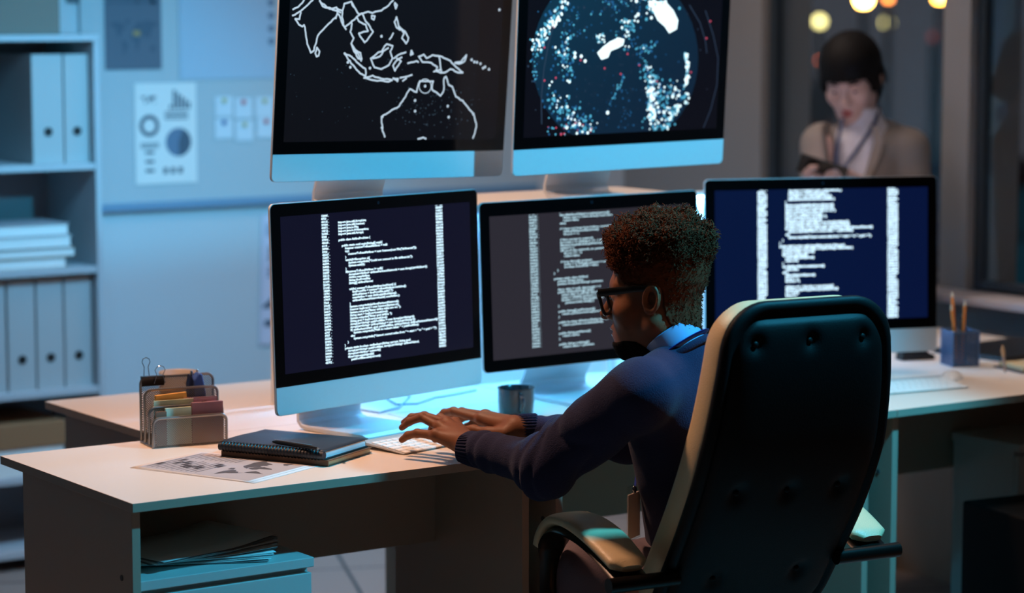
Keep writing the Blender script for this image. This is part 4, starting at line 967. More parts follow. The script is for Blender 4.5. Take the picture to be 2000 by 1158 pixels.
def crom(P, t):
    i = min(int(t), len(P)-2); f = t-i; p0, p1, p2, p3 = P[max(0, i-1)], P[i], P[i+1], P[min(len(P)-1, i+2)]
    return .5*((2*p1)+(p2-p0)*f+(2*p0-5*p1+4*p2-p3)*f*f+(3*p1-p0-3*p2+p3)*f**3)
AP = [tuple(crom(_ap, t)) for t in _tt]
for sgn in (-1, 1):
    cx_ = sgn*.288
    P_ = [(cx_, y, z) for y, z in AP]
    def armpad(u, v):
        t_ = u*(len(AP)-1); i = min(int(t_), len(AP)-2); fr = t_-i; y = AP[i][0]*(1-fr)+AP[i+1][0]*fr; z = AP[i][1]*(1-fr)+AP[i+1][1]*fr
        d = np.array([AP[min(i+1, len(AP)-1)][0]-AP[i][0], AP[min(i+1, len(AP)-1)][1]-AP[i][1]]); d /= np.linalg.norm(d); n = np.array([-d[1], d[0]])
        a = 2*PI*v; ex = .047*np.sign(math.cos(a))*abs(math.cos(a))**.55*(.80+.2*math.sin(PI*min(1, u*1.25+.1))); ez = .013*np.sign(math.sin(a))*abs(math.sin(a))**.7
        en = min(1, .55+min(u, 1-u)*9)
        return (cx_+ex*en, y+n[0]*(ez*en+.004), z+n[1]*(ez*en+.004))
    mb = MB().grid(armpad, 60, 28); mb.add([armpad(0, k/28) for k in range(28)], [tuple(range(28))]); mb.add([armpad(1, k/28) for k in range(28)], [tuple(range(28))[::-1]])
    arm = MB().tube([(cx_, y, z-.020) for y, z in AP]+[(cx_, FY(.210), .53), (cx_, FY(.2115), .50), (cx_, FY(.209), .465), (cx_*.995, FY(.201), .435), (cx_*.97, FY(.188), .410), (cx_*.92, FY(.168), .392), (cx_*.82, FY(.145), .384), (cx_*.5, .12, .38)], list(np.interp(np.linspace(0, 1, 41), [0, .6, .85, 1], [.042, .042, .036, .024]))+[.021, .020, .019, .018, .018, .018, .018, .018], 12, flat=.26, up=(0, .6, .8)).build('armrest', MT['frame'], ch, smooth=True)
    mb.build('arm_pad', MT['cream'], arm, smooth=True)
    MB().tube([(cx_+sgn*.058, -.236, .575), (sgn*.19, -.236, .575)], .0155, 14).build('arm_bar', MT['frame'], arm, smooth=True)
MB().box(-.12, .12, -.1, .15, .345, .385).build('mechanism', MT['black'], ch, bevel=.006)
MB().lathe([(.0001, .10), (.03, .10), (.03, .2), (.02, .2), (.02, .35), (.0001, .35)], 16).build('gas_column', MT['black'], ch, smooth=True)
for k in range(5):
    a = 2*PI*k/5+.3; d = np.array([math.cos(a), math.sin(a), 0])
    lg = MB().tube([d*.02+[0, 0, .12], d*.18+[0, 0, .10], d*.31+[0, 0, .075]], [.026, .022, .016], 10).build('base_leg', MT['frame'], ch, smooth=True)
    n = np.array([-d[1], d[0], 0]); MB().tube([d*.315+n*-.02+[0, 0, .027], d*.315+n*.02+[0, 0, .027]], .027, 16).build('caster', MT['black'], lg, smooth=True)
MB().tube([(0, -.05, .37), (0, -.14, .40), (0, -.19, .46)], .02, 10).build('back_bracket', MT['black'], ch, smooth=True)

# ------------------------------------------------------------------ people
def rotm(az_ccw, pitch=0, roll=0):
    a, b, c_ = R(az_ccw), R(pitch), R(roll)
    Rz = np.array([[math.cos(a), -math.sin(a), 0], [math.sin(a), math.cos(a), 0], [0, 0, 1]])
    Rx = np.array([[1, 0, 0], [0, math.cos(b), -math.sin(b)], [0, math.sin(b), math.cos(b)]])
    Ry = np.array([[math.cos(c_), 0, math.sin(c_)], [0, 1, 0], [-math.sin(c_), 0, math.cos(c_)]])
    return Rz@Rx@Ry
def headfn(female=False, neck=None):
    def fn(P):
        X = np.abs(P[..., 0]); Q = np.stack([X, P[..., 1], P[..., 2]], -1)
        d = ell(P, (0, -.009, .05), (.076, .092, .082))
        d = smin(d, ell(P, (0, .035, -.005), (.062, .058, .085)), .03)
        jw = .050 if female else .056
        d = smin(d, cap(Q, (jw, .0, -.05), (.012, .070, -.096), .020, .020), .03)
        d = smin(d, ell(P, (0, .060, -.065), (.042, .042, .045)), .03)
        d = smin(d, ell(P, (0, .075, -.099), (.021, .018, .016)), .02)
        d = smin(d, ell(Q, (.044, .060, -.022), (.024, .026, .024)), .025)
        d = smin(d, cap(Q, (.0, .086, .032), (.046, .070, .030), .012, .010), .02)
        d = smax(d, -ell(Q, (.032, .104, .010), (.018, .018, .012)), .014)
        d = smin(d, ell(Q, (.032, .078, .010), (.014, .014, .012)), .006)
        d = smin(d, cap(P, (0, .088, .020), (0, .112 if female else .116, -.026), .0075, .0125), .014)
        d = smin(d, ell(Q, (.013, .099, -.030), (.009, .011, .008)), .009)
        d = smin(d, ell(P, (0, .0945, -.055), (.022, .012, .008)), .008)
        d = smin(d, ell(P, (0, .0925, -.070), (.020, .012, .0085)), .008)
        d = smax(d, -ell(P, (0, .106, -.0625), (.024, .008, .0022)), .004)
        if neck is not None: d = smin(d, cap(P, (0, -.028 if female else -.020, -.045), neck, .046 if female else .055, .044 if female else .058), .035)
        # ear: rim, bowl, lobe
        q = Q-np.array([.079, -.006, .002], np.float32); c1, s1 = math.cos(.2), math.sin(.2)
        y_ = q[..., 1]*c1+q[..., 2]*s1; z_ = -q[..., 1]*s1+q[..., 2]*c1; x_ = q[..., 0]-.35*np.maximum(0, -y_)
        k = np.sqrt((y_/.0150)**2+(z_/.0245)**2); rim = np.sqrt(((k-1)*.020)**2+(x_-.006)**2)-.0048
        bowl = np.sqrt((np.maximum(k-1, 0)*.018)**2+(x_+.007)**2)-.0035
        lobe = np.sqrt((y_-.004)**2+(z_+.023)**2*.8+(x_-.002)**2)-.0085
        anti = np.sqrt(((np.sqrt((y_/.009)**2+((z_-.001)/.017)**2)-1)*.012)**2+(x_-.002)**2)-.003
        ear = smin(smin(rim, bowl, .004), smin(lobe, anti, .003), .004)
        return smin(d, ear, .006)
    return fn
def handsdf(wr, mcp, fingers, thumb, rw, rp, rf, P, nrmv):
    d = None
    for m_ in mcp:
        c_ = cap(P, wr, m_, rw, rp); d = c_ if d is None else smin(d, c_, .012)
    for i, fg in enumerate(fingers):
        pts = [mcp[i]]+fg; rr = [rf*1.12, rf*1.02, rf*.92, rf*.78]
        fd = None
        for j in range(len(pts)-1):
            c_ = cap(P, pts[j], pts[j+1], rr[j], rr[j+1]); fd = c_ if fd is None else smin(fd, c_, .003)
            if j > 0: fd = smin(fd, np.linalg.norm(P-np.array(pts[j], np.float32), axis=-1)-rr[j]*1.08, .003)
        fd = smin(fd, np.linalg.norm(P-np.array(mcp[i], np.float32)-np.array(nrmv, np.float32)*.003, axis=-1)-rf*1.15, .006)
        d = smin(d, fd, .007)
    for j in range(len(thumb)-1):
        rr = [rf*1.9, rf*1.25, rf*1.1, rf*.85]; d = smin(d, cap(P, thumb[j], thumb[j+1], rr[j], rr[j+1]), .010)
    for m_ in mcp:                                   # tendons
        a = wr*.45+m_*.55+np.array(nrmv)*(rp*.55); b = m_+np.array(nrmv)*(rp*.45); d = smin(d, cap(P, a, b, .004, .005), .008)
    return d
def bbox(pts, m): p = np.array(pts); return p.min(0)-m, p.max(0)+m
WOB = lambda P, s, ph: (np.sin(P[..., 0]*s+ph)+np.sin(P[..., 1]*s*1.13+ph*2)+np.sin(P[..., 2]*s*.93+ph*3))/3

# ---- the man at the desk
Fv = lambda az: np.array([-math.sin(R(az)), math.cos(R(az)), 0]); Rv = lambda az: np.array([math.cos(R(az)), math.sin(R(az)), 0])
HC = at(1288, 578, 5.05); HR = rotm(37, -7); hw_ = lambda p: HC+np.asarray(p)@HR.T
TF, TR_ = Fv(28), Rv(28)
NB = at(1310, 692, 5.04); SL, SRr = at(1250, 768, 4.90), at(1396, 762, 5.19); CH = at(1330, 800, 5.05); HP = at(1372, 1085, 5.22)
EL, WL = at(1068, 908, 5.02), at(922, 872, 5.17); ERr, WR = at(1225, 852, 5.27), at(1030, 838, 5.29)
mp_ = np.array([HP[0], HP[1], 0]); man = thing('person', 'man in a navy sweater and black glasses typing at the desk', 'person', mp_)
NBl = (NB-HC)@HR
pos, F_ = surf(headfn(False, NBl*1.06), (-.11, -.14, -.24), (.11, .14, .15), .003)
parts = [(hw_(pos), F_)]
tors = lambda P: smin(smin(cap(P, CH, HP, .085, .085, TR_, 1.25), cap(P, SL, SRr, .045), .04), smin(cap(P, SL, EL, .045, .038), smin(cap(P, SRr, ERr, .045, .038), cap(P, NB, CH, .05, .08), .03), .03), .03)
lo, hi = bbox([SL, SRr, HP, EL, ERr, NB], .16); parts.append(surf(tors, lo, hi, .014))
# left hand (nearest the camera), palm down over the keys
up_ = np.array([0, 0, 1.])
wrL = at(918, 872, 5.178)
mL = [at(888, 827, 5.285), at(872, 826, 5.262), at(859, 834, 5.238), at(851, 850, 5.212)]
fL = [[at(860, 816, 5.315), at(848, 824, 5.33), at(842, 838, 5.335)], [at(829, 812, 5.295), at(804, 815, 5.315), at(789, 825, 5.325)],
      [at(824, 815, 5.268), at(800, 823, 5.285), at(785, 835, 5.295)], [at(815, 846, 5.238), at(797, 850, 5.252), at(785, 859, 5.26)]]
tL = [at(905, 866, 5.25), at(888, 858, 5.30), at(866, 853, 5.32), at(850, 858, 5.325)]
fnL = lambda P: smin(handsdf(wrL, mL, fL, tL, .0225, .0125, .0088, P, nrm(up_*.8-_F*.5)), cap(P, wrL, EL, .026, .034), .012)
lo, hi = bbox([wrL]+mL+sum(fL, [])+tL, .035); hi = np.maximum(hi, wrL+np.array([.05, .05, .03])); parts.append(surf(fnL, lo, hi, .0021))
wrR = at(1008, 838, 5.285)
mR = [at(940, 818, 5.335), at(948, 812, 5.36), at(952, 816, 5.385), at(958, 824, 5.405)]
fR = [[at(886, 803, 5.385), at(868, 806, 5.405), at(852, 818, 5.415)], [at(902, 804, 5.41), at(884, 808, 5.43), at(872, 824, 5.44)], [at(912, 812, 5.43), at(896, 820, 5.445), at(888, 834, 5.45)], [at(925, 826, 5.445), at(912, 834, 5.455), at(905, 844, 5.46)]]
tR = [at(988, 846, 5.27), at(955, 845, 5.285), at(925, 840, 5.305), at(902, 838, 5.32)]
fnR = lambda P: smin(handsdf(wrR, mR, fR, tR, .0225, .0125, .0088, P, nrm(up_*.8-_F*.4)), cap(P, wrR, ERr, .025, .032), .012)
lo, hi = bbox([wrR]+mR+sum(fR, [])+tR, .035); hi = np.maximum(hi, wrR+np.array([.05, .05, .03])); parts.append(surf(fnR, lo, hi, .0021))
body = mesh_obj('body', parts, MT['skin'], man, mp_)
for s_ in (-1, 1):
    e = hw_((s_*.032, .079, .010)); MB().ball(e-mp_, .0125, 10).build('eye', MT['eyew'], man, smooth=True)
    e = hw_((s_*.032, .0895, .008)); MB().ball(e-mp_, .0052, 8).build('iris', MT['pupil'], man, smooth=True)
lp = MB()
for z_, w_ in ((-.0555, .019), (-.0695, .017)): lp.tube([hw_((w_*t_, .1050-.010*t_*t_-(.002 if z_ < -.06 else 0), z_+.0008*abs(t_)))-mp_ for t_ in np.linspace(-1, 1, 11)], [.0012+.0046*math.sqrt(max(0, 1-t_*t_)) for t_ in np.linspace(-1, 1, 11)], 8)
lp.build('lips', MT['lipd'], man, smooth=True)
# hair: close cropped sides that follow the skull, tight curls on top
hz = lambda y: np.interp(y, [-.14, -.06, -.03, -.016, .02, .05, .075, .1], [-.085, -.078, -.050, .022, .030, .034, .066, .074]).astype(np.float32)
hf = headfn(False, NBl*1.06)
def hairfn(P):
    q = smin(hf(P)-.0045, ell(P, (0, -.010, .085), (.082, .098, .072)), .02)
    ear = ell(np.abs(P)*np.array([1, 0, 0], np.float32)+P*np.array([0, 1, 1], np.float32), (.085, -.004, 0), (.03, .030, .036))
    return smax(smax(q, (hz(P[..., 1])-P[..., 2])*.7, .006), -ear, .004)+.0012*WOB(P, 330, 1.)+.0010*WOB(P, 800, 2.)
pos, F_ = surf(hairfn, (-.12, -.14, -.12), (.12, .12, .18), .0032)
hb = MB(); hb.add([q-mp_ for q in hw_(pos)], [tuple(q) for q in F_])
cnt = 0
while cnt < 9500:
    v = RNG.normal(size=3); v /= np.linalg.norm(v)
    p = np.array([0, -.012, .085])+v*np.array([.080, .100, .071]); short = p[2] < .062
    if p[2] < .075: p = pos[RNG.integers(len(pos))]; v = nrm(p*[1, 1, .5]+[0, .01, -.02])
    if p[2] < hz(np.array([p[1]]))[0]+.002: continue
    if abs(p[0]) > .062 and -.034 < p[1] < .025 and p[2] < .036: continue
    side = np.clip((p[2]-.045)/.06, 0, 1); p = p+v*side*.011*float(WOB(p*1.0, 95., .9)+.5*WOB(p, 190., 2.1))
    L_ = .003+.005*RNG.random()+(.006+.022*RNG.random()**2)*side; n_ = nrm(v+RNG.normal(size=3)*(.3+.2*side)+np.array([0, 0, .2*side])); a = nrm(np.cross(n_, RNG.normal(size=3))); b = np.cross(n_, a)
    rr = .0012+(.0012+.0030*RNG.random())*side; ph = RNG.random()*6.28; T_ = 1.0+RNG.random()*1.8; NN = 11 if side > .2 else 5; r0 = .0007+.0006*RNG.random()*side
    pts = [p+n_*(L_*i/(NN-1)-.002)+(a*math.cos(ph+2*PI*T_*i/(NN-1))+b*math.sin(ph+2*PI*T_*i/(NN-1)))*rr*min(1, .5+i/5) for i in range(NN)]
    hb.tube([hw_(q)-mp_ for q in pts], [r0]*(NN-2)+[r0*.85, r0*.5], 4); cnt += 1
o = hb.build('hair', MT['hair'], man); o.data.polygons.foreach_set('use_smooth', [True]*len(o.data.polygons))
def beardfn(P):
    zmax = np.interp(P[..., 1], [-.02, .02, .045, .07, .09, .12], [-.125, -.098, -.082, -.079, -.083, -.083]).astype(np.float32)
    return smax(hf(P)-.0042-.0012*WOB(P, 1100, 2.), (P[..., 2]-zmax)*.7, .004)
pos, F_ = surf(lambda P: smax(beardfn(P), (-.135-P[..., 2]), .004), (-.08, -.03, -.14), (.08, .13, -.06), .0028); mesh_obj('beard', [(hw_(pos), F_)], MT['beard'], man, mp_)
# glasses
gl = MB()
for s_ in (-1, 1): gl.tube([hw_(q)-mp_ for q in ((s_*.080, -.022, .010), (s_*.0815, -.006, .024), (s_*.080, .03, .025), (s_*.077, .075, .024), (s_*.074, .104, .023))], [.004, .006, .007, .008, .0082], 10, flat=.34, up=HR[:, 0])
def rimpts(s_): return [(s_*(.038+.030*np.sign(math.cos(a))*abs(math.cos(a))**.55), .107+.002*math.cos(a)-.006*abs(math.cos(a))*(1 if math.cos(a) > 0 else 0)+.006*math.sin(a)*.9, -.001+.0225*np.sign(math.sin(a))*abs(math.sin(a))**.6) for a in np.linspace(0, 2*PI, 29)[:-1]]
for s_ in (-1, 1): gl.tube([hw_(q)-mp_ for q in rimpts(s_)], .0038, 8, closed=True)
gl.tube([hw_(q)-mp_ for q in ((-.010, .109, .010), (0, .112, .012), (.010, .109, .010))], .003, 8)
gl.tube([hw_(q)-mp_ for q in ((-.074, .102, .0225), (-.012, .111, .0185))], .0042, 8); gl.tube([hw_(q)-mp_ for q in ((.074, .102, .0225), (.012, .111, .0185))], .0042, 8)
gf = gl.build('glasses', MT['black'], man, smooth=True); lm = MB()
for s_ in (-1, 1): lm.add([hw_(q)-mp_ for q in rimpts(s_)], [tuple(range(28))])
lm.build('lens', MT['lens'], gf)
# collar, lanyard, badge
CA = nrm(np.array([0, 0, 1.])*.80+TF*.60); cu_ = nrm(TR_); cw = np.cross(CA, cu_)
CB = at(1315, 667, 5.035)
# sweater
bd = nrm(WL-EL); ud = nrm(EL-SL)
def sweater(P):
    d = cap(P, CH, HP+np.array([0, 0, -.01]), .108, .102, TR_, 1.28)
    d = smin(d, cap(P, SL, SRr, .062), .05)
    d = smin(d, cap(P, CB-CA*.052, CH, .060, .10, TR_, 1.2), .04)
    d = smin(d, smin(cap(P, at(1312, 728, 5.0), SL, .046, .058), cap(P, at(1332, 726, 5.08), SRr, .046, .058), .03), .03)
    aL = smin(cap(P, SL, EL, .066, .056), cap(P, EL, WL, .052, .033), .02); aL = smin(aL, np.linalg.norm(P-np.array(at(1072, 920, 5.0), np.float32), axis=-1)-.050, .03)
    aR = smin(cap(P, SRr, ERr, .066, .056), cap(P, ERr, WR+(ERr-WR)*.12, .050, .031), .02)
    # gathered folds round the elbows, armpits and above the cuffs
    t1 = (P-np.array(EL, np.float32))@np.array(bd, np.float32); f1 = np.exp(-(t1/.05)**2)
    t2 = (P-np.array(EL, np.float32))@np.array(ud, np.float32)
    ph = 1.6*WOB(P, 25, .7)
    rg = lambda a_: 1-2*np.abs(np.sin(a_))**.6
    aL = aL+.0062*rg(t1*58+ph*1.6+1)*np.exp(-((t1-.005)/.05)**2)+.0065*rg(t2*34+ph*2.2+P[..., 2]*22)*np.exp(-((t2+.10)/.09)**2)
    tw_ = (P-np.array(WL, np.float32))@np.array(bd, np.float32); aL = aL+.0045*rg(tw_*75+ph*1.5)*np.exp(-((tw_+.05)/.035)**2)
    tr_ = (P-np.array(WR, np.float32))@np.array(nrm(ERr-WR), np.float32); aR = aR+.0045*rg(tr_*70+ph*1.5)*np.exp(-((tr_-.08)/.07)**2)
    d = smin(d, smin(aL, aR, .01), .022)
    return d+.0035*WOB(P, 38, 1.2)+.0018*WOB(P, 90, .4)
lo, hi = bbox([SL, SRr, HP, EL, ERr, NB, WL, WR], .15); lo[2] = HP[2]-.13
pos, F_ = surf(sweater, lo, hi, .0058); pos = smoothv(pos, F_, 1, .4)
sw = mesh_obj('sweater', [(pos, F_)], MT['navy'], man, mp_)
def ribbed(name, a, b, ra, rb, n, dep, par, m, fl=1.0, up=None):
    a, b = np.array(a), np.array(b); d = nrm(b-a); u = nrm(np.cross(d, up if up is not None else [0, 0, 1.])); w_ = np.cross(d, u); N = n*4
    mb = MB(); rowsv = []
    prof = [(0, .80), (0, .97), (.04, 1.0), (.3, 1.03), (.6, 1.03), (.92, 1.0), (1, .93)]
    for t_, k in prof:
        r_ = (ra+(rb-ra)*t_)*k
        rowsv += [a+(b-a)*t_+(u*math.cos(2*PI*j/N)*fl+w_*math.sin(2*PI*j/N))*(r_+dep*(1 if j % 4 in (0, 1) else -1)*(1 if 0 < t_ < 1 else .4))-mp_ for j in range(N)]
    f = [(i*N+k, i*N+(k+1) % N, (i+1)*N+(k+1) % N, (i+1)*N+k) for i in range(len(prof)-1) for k in range(N)]
    return mb.add(rowsv, f).build(name, m, par, smooth=False)
ribbed('cuff', at(899, 875, 5.172), at(936, 880, 5.155), .0275, .036, 30, .0011, sw, MT['navy'])
ribbed('cuff', at(1004, 838, 5.288), at(1050, 837, 5.290), .029, .032, 30, .0011, sw, MT['navy'])
hem0 = HP+np.array([0, 0, -.07]); 
mb = MB(); N = 40; prof = [(.060, -.026), (.061, -.010), (.0615, .006), (.061, .017), (.059, .019), (.057, .015), (.056, -.008)]; v = []
for r_, h_ in prof:
    for k in range(N):
        a = 2*PI*k/N; fr = max(0, math.sin(a))
        v.append(CB+CA*(h_*(1-.25*fr))+(cu_*math.cos(a)*1.02+cw*math.sin(a)*.98)*r_-mp_)
f = [(i*N+k, i*N+(k+1) % N, (i+1)*N+(k+1) % N, (i+1)*N+k) for i in range(len(prof)-1) for k in range(N)]
mb.add(v, f).build('shirt_collar', MT['shirt'], man, smooth=True)
ring = lambda r_, h_, wd: [CB+CA*(h_)+(cu_*math.cos(a)+cw*math.sin(a))*r_-mp_ for a in np.linspace(0, 2*PI, 41)[:-1]]
MB().tube(ring(.0655, -.018, 0), .0085, 8, closed=True, flat=.22, up=None).build('lanyard', MT['lany'], man, smooth=True)
MB().tube(ring(.0655, -.034, 0), .008, 10, closed=True).build('neck_rib', MT['navy'], sw, smooth=True)
bc_ = at(1238, 1006, 5.10); bt = at(1240, 952, 5.10)
fr = MB().tube([at(1262, 800, 5.12)-mp_, at(1246, 900, 5.115)-mp_, bt-mp_], .0035, 8, flat=.3).build('lanyard_strap', MT['lany'], man, smooth=True)
bg_ = MB().obox(bc_-mp_, TR_, TF, (0, 0, 1), .028, .0012, .046).build('badge', mat('badge_card', (240, 214, 204), .5), fr, bevel=.0008)
MB().obox(at(1238, 1000, 5.10)-mp_, TR_, TF, (0, 0, 1), .031, .0018, .056).build('badge_sleeve', MT['clear'], bg_)
MB().ball(at(1239, 956, 5.098)-mp_, .006, 8, sc=(1, .6, 1.4)).build('badge_clip', MT['chrome'], bg_, smooth=True)
# trousers and shoes
HL, HRr = HP-TR_*.085+np.array([0, 0, -.035]), HP+TR_*.085+np.array([0, 0, -.035])
KL, KR = at(1140, 1112, 5.2), at(1236, 1122, 5.42)
AL, AR = np.array([KL[0]+.02, KL[1]+.03, .09]), np.array([KR[0]+.03, KR[1]+.06, .09])
def trous(P):
    d = cap(P, HL, HRr, .088); legs = None
    for h_, k_, a_ in ((HL, KL, AL), (HRr, KR, AR)):
        l_ = smin(cap(P, h_, k_, .084, .068), cap(P, k_, a_, .064, .052), .02); legs = l_ if legs is None else np.minimum(legs, l_)
    return smin(d, legs, .03)+.004*WOB(P, 50, .3)+.003*np.sin(P[..., 0]*90+P[..., 2]*70+2*WOB(P, 30, 2.))*np.exp(-((P[..., 2]-.58)/.08)**2)
lo, hi = bbox([HL, HRr, KL, KR, AL, AR], .13); lo[2] = .03
pos, F_ = surf(trous, lo, hi, .008); mesh_obj('trousers', [(pos, F_)], MT['trousers'], man, mp_)
def shoe(a_, az, par, base):
    Mz = rotm(az); fn = lambda P: smax(smin(ell(P, (0, .09, .035), (.045, .135, .042)), cap(P, (0, .0, .05), (0, -.005, .11), .045, .05), .03), -(P[..., 2]-.004), .006)
    pos, F_ = surf(fn, (-.08, -.1, -.02), (.08, .25, .17), .007); mesh_obj('shoe', [(np.array([a_[0], a_[1], 0])+pos@Mz.T, F_)], MT['black'], par, base)
shoe(AL, 10, man, mp_); shoe(AR, 0, man, mp_)

# ---- the woman by the window
DW = 7.62
camh = nrm([_sy, _cy, 0]); camx = np.array([_cy, -_sy, 0])
wf = nrm(-camh*math.cos(R(22))-camx*math.sin(R(22))); wazd = math.degrees(math.atan2(-wf[0], wf[1]))
WC = at(1664, 158, DW); WRm = rotm(wazd, -24, 3); wl = lambda p: WC+np.asarray(p)*.97@WRm.T
wr_ = np.array([wf[1], -wf[0], 0])                     # her right hand side
wb_ = at(1698, 400, DW+.02); wp = np.array([wb_[0], wb_[1], 0])
wom = thing('person', 'woman in a taupe blazer looking at a phone by the window', 'person', wp)
WN = at(1690, 240, DW+.03); Wn_l = ((WN-WC)@WRm)/.97
pos, F_ = surf(headfn(True, Wn_l), (-.11, -.14, -.22), (.11, .14, .15), .0042); parts = [(wl(pos), F_)]
SLw, SRw = at(1772, 292, DW-.02), at(1606, 282, DW-.06)     # her left (image right), her right
ELw, ERw = at(1792, 425, DW-.06), at(1592, 415, DW-.12); PH = at(1606, 331, DW-.34)
HLw, HRw = at(1655, 345, DW-.30), at(1582, 345, DW-.32)
CW, HWp = at(1692, 300, DW+.02), at(1698, 560, DW+.03)
body_t = lambda P: smin(cap(P, WN+np.array([0, 0, -.03]), HWp, .045, .09, wr_, 1.3), smin(smin(cap(P, SLw, ELw, .035), cap(P, ELw, HLw, .03, .024), .02), smin(cap(P, SRw, ERw, .035), cap(P, ERw, HRw, .03, .024), .02), .02), .03)
lo, hi = bbox([SLw, SRw, ELw, ERw, HWp, WN, HLw, HRw], .15); parts.append(surf(body_t, lo, hi, .013))
def whand(wr, pts, P): 
    d = None
    for fg in pts:
        for j in range(len(fg)-1):
            c_ = cap(P, fg[j], fg[j+1], .009 if j else .013, .0075); d = c_ if d is None else smin(d, c_, .006)
    return smin(d, cap(P, wr, pts[1][0], .022, .014), .012)
ph_r = nrm(np.cross(wf, [0, 0, 1.]))
hL_ = [[at(1648-k*3, 334+k*4, DW-.335), at(1634-k*3, 333+k*4, DW-.355), at(1620-k*3, 336+k*4, DW-.35)] for k in range(4)]+[[at(1650, 340, DW-.33), at(1638, 328, DW-.34), at(1624, 325, DW-.345)]]
hR_ = [[at(1580+k, 336+k*4, DW-.345), at(1590+k, 341+k*4, DW-.335), at(1602+k, 343+k*3, DW-.33)] for k in range(4)]+[[at(1578, 338, DW-.35), at(1584, 328, DW-.36), at(1594, 326, DW-.36)]]
for wr, hh_ in ((HLw, hL_), (HRw, hR_)):
    lo, hi = bbox([wr]+sum(hh_, []), .04); parts.append(surf(lambda P: whand(wr, hh_, P), lo, hi, .003))
mesh_obj('body', parts, MT['skin2'], wom, wp)
for s_ in (-1, 1):
    MB().ball(wl((s_*.032, .078, .009))-wp, .0125, 8).build('eye', MT['eyew'], wom, smooth=True); MB().ball(wl((s_*.032, .0885, .004))-wp, .0055, 8).build('iris', MT['pupil'], wom, smooth=True)
    MB().tube([wl((s_*.018, .0985, .030))-wp, wl((s_*.034, .0955, .035))-wp, wl((s_*.048, .083, .030))-wp], .0028, 6).build('eyebrow', MT['hair2'], wom, smooth=True)
lp = MB()
for z_ in (-.0558, -.0675): lp.tube([wl((.019*t_, .1055-.011*t_*t_, z_))-wp for t_ in np.linspace(-1, 1, 9)], [.0015+.0044*math.sqrt(max(0, 1-t_*t_)) for t_ in np.linspace(-1, 1, 9)], 8)
lp.build('lips', MT['lip'], wom, smooth=True)
whf = headfn(True, Wn_l)
def whair(P):
    q = smin(whf(P)-.010, ell(P, (0, -.014, .058), (.094, .113, .098)), .02)
    q = smin(q, ell(P, (0, -.06, -.03), (.078, .05, .085)), .03)
    zmin = np.interp(P[..., 1], [-.14, -.03, -.022, .012, .03, .06, .085, .12], [-.11, -.105, -.02, -.035, -.01, .035, .04, .036]).astype(np.float32)
    fr_ = ell(P, (0, .092, -.02), (.056-.0, .07, .062))
    ear_ = ell(P, (-.086, -.006, -.004), (.03, .018, .03))
    st_ = .0016*np.sin(np.arctan2(P[..., 0], P[..., 1])*34+3*WOB(P, 40, .6))
    return smax(smax(smax(q, (zmin-P[..., 2])*.7, .006), -fr_, .006), -ear_, .005)+st_
pos, F_ = surf(whair, (-.13, -.16, -.15), (.13, .14, .18), .0045)
mesh_obj('hair', [(wl(pos), F_)], MT['hair2'], wom, wp)
knit = lambda P: smin(cap(P, CW, HWp, .098, .104, wr_, 1.3), cap(P, at(1680, 212, DW+.01), at(1694, 272, DW+.02), .057, .066), .03)+.0015*WOB(P, 160, .5)
lo, hi = bbox([CW, HWp, WN], .16); hi[2] = WN[2]+.05; pos, F_ = surf(knit, lo, hi, .008); mesh_obj('turtleneck', [(pos, F_)], MT['knit'], wom, wp)
def blaz(P):
    d = cap(P, CW, HWp, .112, .122, wr_, 1.3)
    d = smin(d, smin(cap(P, at(1700, 262, DW+.03), SLw, .052, .060), cap(P, at(1680, 262, DW+.03), SRw, .052, .060), .02), .03)
    d = smin(d, smin(smin(cap(P, SLw, ELw, .062, .052), cap(P, ELw, ELw+(HLw-ELw)*.75, .050, .038), .02), smin(cap(P, SRw, ERw, .062, .052), cap(P, ERw, ERw+(HRw-ERw)*.75, .05, .038), .02), .02), .025)
    q = P-np.array(CW, np.float32); x = q@np.array(wr_, np.float32); y = q@np.array(wf, np.float32); z = q[..., 2]
    wv = np.clip(.028+(z+.16)*.22, .006, .085)
    v_ = smax(np.abs(x-.012)-wv, -(y-.01), .004)
    neck_ = cap(P, at(1684, 235, DW+.005), at(1690, 285, DW+.0), .066, .060)
    return smax(smax(d, -v_, .006), -neck_, .006)+.003*WOB(P, 34, .9)
lo, hi = bbox([SLw, SRw, ELw, ERw, HWp, HLw, HRw], .14); lo[2] = HWp[2]-.06; hi[2] = WN[2]+.08
pos, F_ = surf(blaz, lo, hi, .0065); bl_ = mesh_obj('blazer', [(pos, F_)], MT['blazer'], wom, wp)
def onchest(x, z, out=.0):  # a point on the front of the knit
    r_ = .101+out; return CW+wr_*x+wf*(math.sqrt(max(0, r_*r_-(x/1.3)**2)))+np.array([0, 0, z])
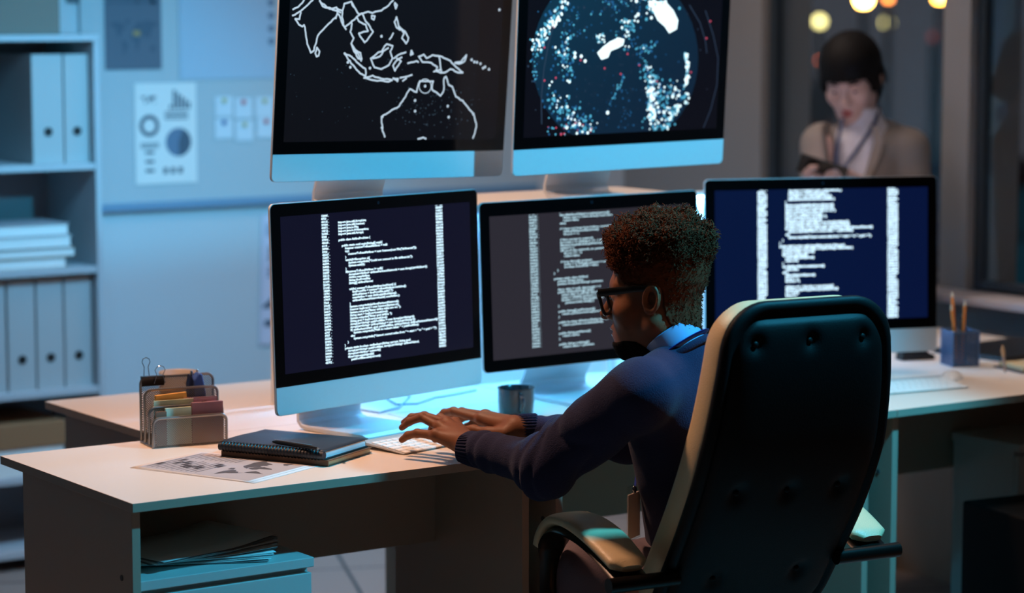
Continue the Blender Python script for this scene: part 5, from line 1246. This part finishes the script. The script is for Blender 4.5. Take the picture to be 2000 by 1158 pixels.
for s_ in (-1, 1):
    Lp = [onchest(.012+s_*(.074), .085, .012), onchest(.012+s_*.092, .05, .022), onchest(.012+s_*.080, -.01, .030), onchest(.012+s_*.045, -.09, .028), onchest(.012+s_*.016, -.17, .024)]
    In = [onchest(.012+s_*(.056), .090, .010), onchest(.012+s_*.062, .04, .018), onchest(.012+s_*.048, -.02, .022), onchest(.012+s_*.028, -.09, .022), onchest(.012+s_*.008, -.17, .022)]
    n = len(Lp); lb = MB(); lb.add([p-wp for p in Lp+In]+[p-wp-wf*.006 for p in Lp+In], [(i, i+1, n+i+1, n+i) for i in range(n-1)]+[(2*n+i, 3*n+i, 3*n+i+1, 2*n+i+1) for i in range(n-1)]+[(i, 2*n+i, 2*n+i+1, i+1) for i in range(n-1)]+[(n+i, n+i+1, 3*n+i+1, 3*n+i) for i in range(n-1)])
    lb.build('lapel', MT['blazer'], bl_, smooth=True)
ly = MB()
nk = [at(1716, 205, DW+.0), at(1712, 232, DW-.05), at(1697, 258, DW-.085), at(1672, 295, DW-.105), at(1648, 328, DW-.12), at(1641, 345, DW-.12)]
ly.tube([p-wp for p in nk], .0062, 8, flat=.35, up=wf)
nk2 = [at(1645, 232, DW-.07), at(1640, 262, DW-.09), at(1633, 300, DW-.11), at(1634, 345, DW-.12)]
ly.tube([p-wp for p in nk2], .0058, 8, flat=.35, up=wf)
ly.build('lanyard', MT['lany2'], wom, smooth=True)
def wleg(P):
    d = cap(P, HWp-wr_*.07, HWp+wr_*.07, .105); out = d
    for s_ in (-1, 1):
        h_ = HWp+wr_*s_*.08; out = smin(out, cap(P, h_, (h_[0], h_[1], .09), .088, .055), .03)
    return out
pos, F_ = surf(wleg, (HWp[0]-.3, HWp[1]-.3, .04), (HWp[0]+.3, HWp[1]+.3, HWp[2]+.15), .011); mesh_obj('trousers', [(pos, F_)], mat('dark_trousers', (36, 36, 42), .8), wom, wp)
for s_ in (-1, 1): shoe(HWp+wr_*s_*.08, wazd, wom, wp)
pz = nrm(np.array([0, 0, 1.])*.62-wf*.78); px_ = nrm(camx*.93+np.array([0, 0, -.18])); px_ = nrm(px_-pz*(px_@pz)); py_ = np.cross(pz, px_)
phn = thing('phone', 'black smartphone in the woman\'s hands', 'phone', PH)
MB().obox((0, 0, 0), px_, py_, pz, .072, .0365, .004).build('case', MT['black'], phn, bevel=.003)
MB().obox(pz*.0044, px_, py_, pz, .068, .033, .0003).build('screen', emis('phone_glow', (232, 214, 226), 12.0), phn)
